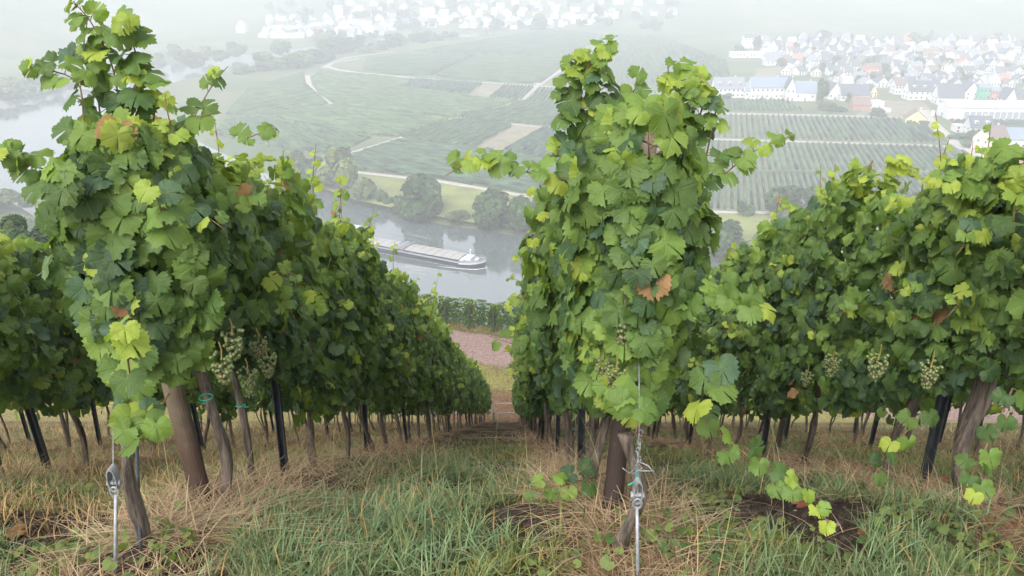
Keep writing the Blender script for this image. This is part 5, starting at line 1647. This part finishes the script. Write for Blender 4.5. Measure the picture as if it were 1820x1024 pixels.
# golden dry grass standing in the alleys left of the left row and among the back rows
x, y = scatter(60000, 2.5, 30); k = ((x < -1.75) | (x > 2.5)) & (np.min(np.abs(x[:, None] - RX), axis=1) > .12) & (rng.random(len(x)) < np.where(x > 2.5, .45, .95)); x, y = x[k], y[k]; n = len(x)
gold = fbm(x * 1.5, y * 1.5, 81)
colr = lerp_col((.24, .16, .07), (.42, .30, .13), rng.random(n)); colr = np.where((gold + rng.normal(0, .08, n) > np.where(x > 2.5, .40, .52))[:, None], lerp_col((.08, .115, .04), (.17, .19, .07), rng.random(n)), colr)
blades('dry_grass', x, y, rng.uniform(.07, .24, n), rng.uniform(.003, .006, n) * np.clip(.8 + y * .1, 1, 2.5), rng.uniform(.3, 1.0, n), colr, STRAW, rng, 'golden dry grass standing in the alleys beyond the left row')
# grass farther down the aisle and beside the track
x = rng.uniform(-9, 6, 26000); y = rng.uniform(33.8, 41.5, 26000); yrr = y + .3 * x; k = (yrr < 40.4); x, y, yrr = x[k], y[k], yrr[k]
k = rng.random(len(x)) < np.where(yrr > 37, .9, .35) * np.clip(fbm(x, y, 90) * 1.6, 0, 1); x, y = x[k], y[k]; n = len(x)
blades('verge_grass', x, y, rng.uniform(.12, .3, n), rng.uniform(.012, .03, n), rng.uniform(.3, 1, n), lerp_col((.12, .14, .04), (.33, .28, .10), rng.random(n)), GRASS, rng, 'yellow green verge grass before the pink track', seg=2)
x = rng.uniform(-12, 6, 9000); y = 45.6 - .3 * x + rng.uniform(-.2, 1.4, 9000); n = len(x)
blades('roadside_grass', x, y, rng.uniform(.12, .35, n), rng.uniform(.012, .03, n), rng.uniform(.3, 1, n), lerp_col((.10, .13, .04), (.34, .26, .12), rng.random(n)), GRASS, rng, 'dry roadside grass between the pink track and the lower vine rows', seg=2)
# tall flowering stems
x, y = scatter(190, 1.3, 7); k = (x > -1.1) | (rng.random(len(x)) < .4); x, y = x[k], y[k]; n = len(x)
blades('grass_stalk', x, y, rng.uniform(.35, .75, n), np.full(n, .0032), rng.uniform(.2, .8, n), lerp_col((.20, .22, .08), (.42, .34, .16), rng.random(n)), STRAW, rng, 'single tall dry grass stalks rising above the grass', seg=6)
# clods of dark soil
cv = MB()
for sx, sy, r_ in SOIL:
    for _ in range(int(190 * min(1.6, r_ / .15)) if sy < 5 else 90):
        a, q = rng.uniform(0, 6.28), r_ * 1.25 * rng.random() ** .6
        px_, py_ = sx + q * math.cos(a), sy + q * math.sin(a)
        cv.sphere((px_, py_, gz1(px_, py_)), rng.uniform(.005, .02), 5, 4, (1, rng.uniform(.7, 1.2), rng.uniform(.5, .9)))
CLOD = plain('soil_clod', (.040, .027, .020), .95, var=.4, scale=30, bumps=.8, bscale=80)
tag(cv.build('soil_clods', CLOD), 'loose dark soil clods in the bare patches', 'soil', kind='stuff')
pb = MB()
for _ in range(160):
    u_, v_q = R.uniform(20, 1800), R.uniform(790, 1015)
    q = gp(u_, v_q); rr_ = R.uniform(.006, .018) * R.uniform(.6, 1.2)
    pb.sphere((q[0], q[1], q[2] + .004), rr_, 6, 4, (1.2, R.uniform(.7, 1.1), R.uniform(.35, .6)))
SLATE = plain('slate_chip', (.17, .15, .14), .8, var=.4, scale=20)
tag(pb.build('slate_chips', SLATE), 'small slate chips scattered between the grass', 'stones', kind='stuff')
# small broad-leaved weeds
S = Specs()
for u, v, m_, r_ in ((160, 985, 70, .12), (120, 1000, 50, .1), (1230, 905, 70, .1), (1190, 960, 60, .1), (1350, 990, 60, .14), (1700, 980, 60, .14), (1740, 1000, 50, .12), (1420, 1000, 50, .12), (640, 960, 40, .12), (90, 880, 40, .15), (1280, 960, 60, .1), (300, 1000, 50, .1), (1010, 1010, 40, .12), (760, 835, 40, .2), (480, 905, 30, .15)):
    p = gp(u, v)
    qx, qy = p[0] + rng.normal(0, r_, m_), p[1] + rng.normal(0, r_, m_)
    S.add(np.stack([qx, qy, gz(qx, qy) + rng.uniform(.01, .07, m_)], -1), rng.normal(0, .5, (m_, 3)) + [0, -.2, 1], rng.normal(0, 1, (m_, 3)), rng.uniform(.02, .05, m_), lerp_col((.05, .10, .03), (.16, .20, .05), rng.random(m_)))
o = link('weeds', leaf_mesh('weeds', S.arrays(), LG1, rng)); tag(o, 'small broad leaved weeds scattered over the grass', 'weeds', kind='stuff')
# fallen leaves
S = Specs(); m_ = 130
x, y = scatter(m_, 1.0, 8)
S.add(np.stack([x, y, gz(x, y) + .02], -1), rng.normal(0, .35, (m_, 3)) + [0, 0, 1], rng.normal(0, 1, (m_, 3)), rng.uniform(.04, .09, m_), lerp_col((.20, .05, .035), (.24, .13, .06), rng.random(m_)))
o = link('fallen_leaves', leaf_mesh('fallen_leaves', S.arrays(), LG0, rng)); tag(o, 'withered reddish leaves lying on the ground', 'fallen leaves', kind='stuff')
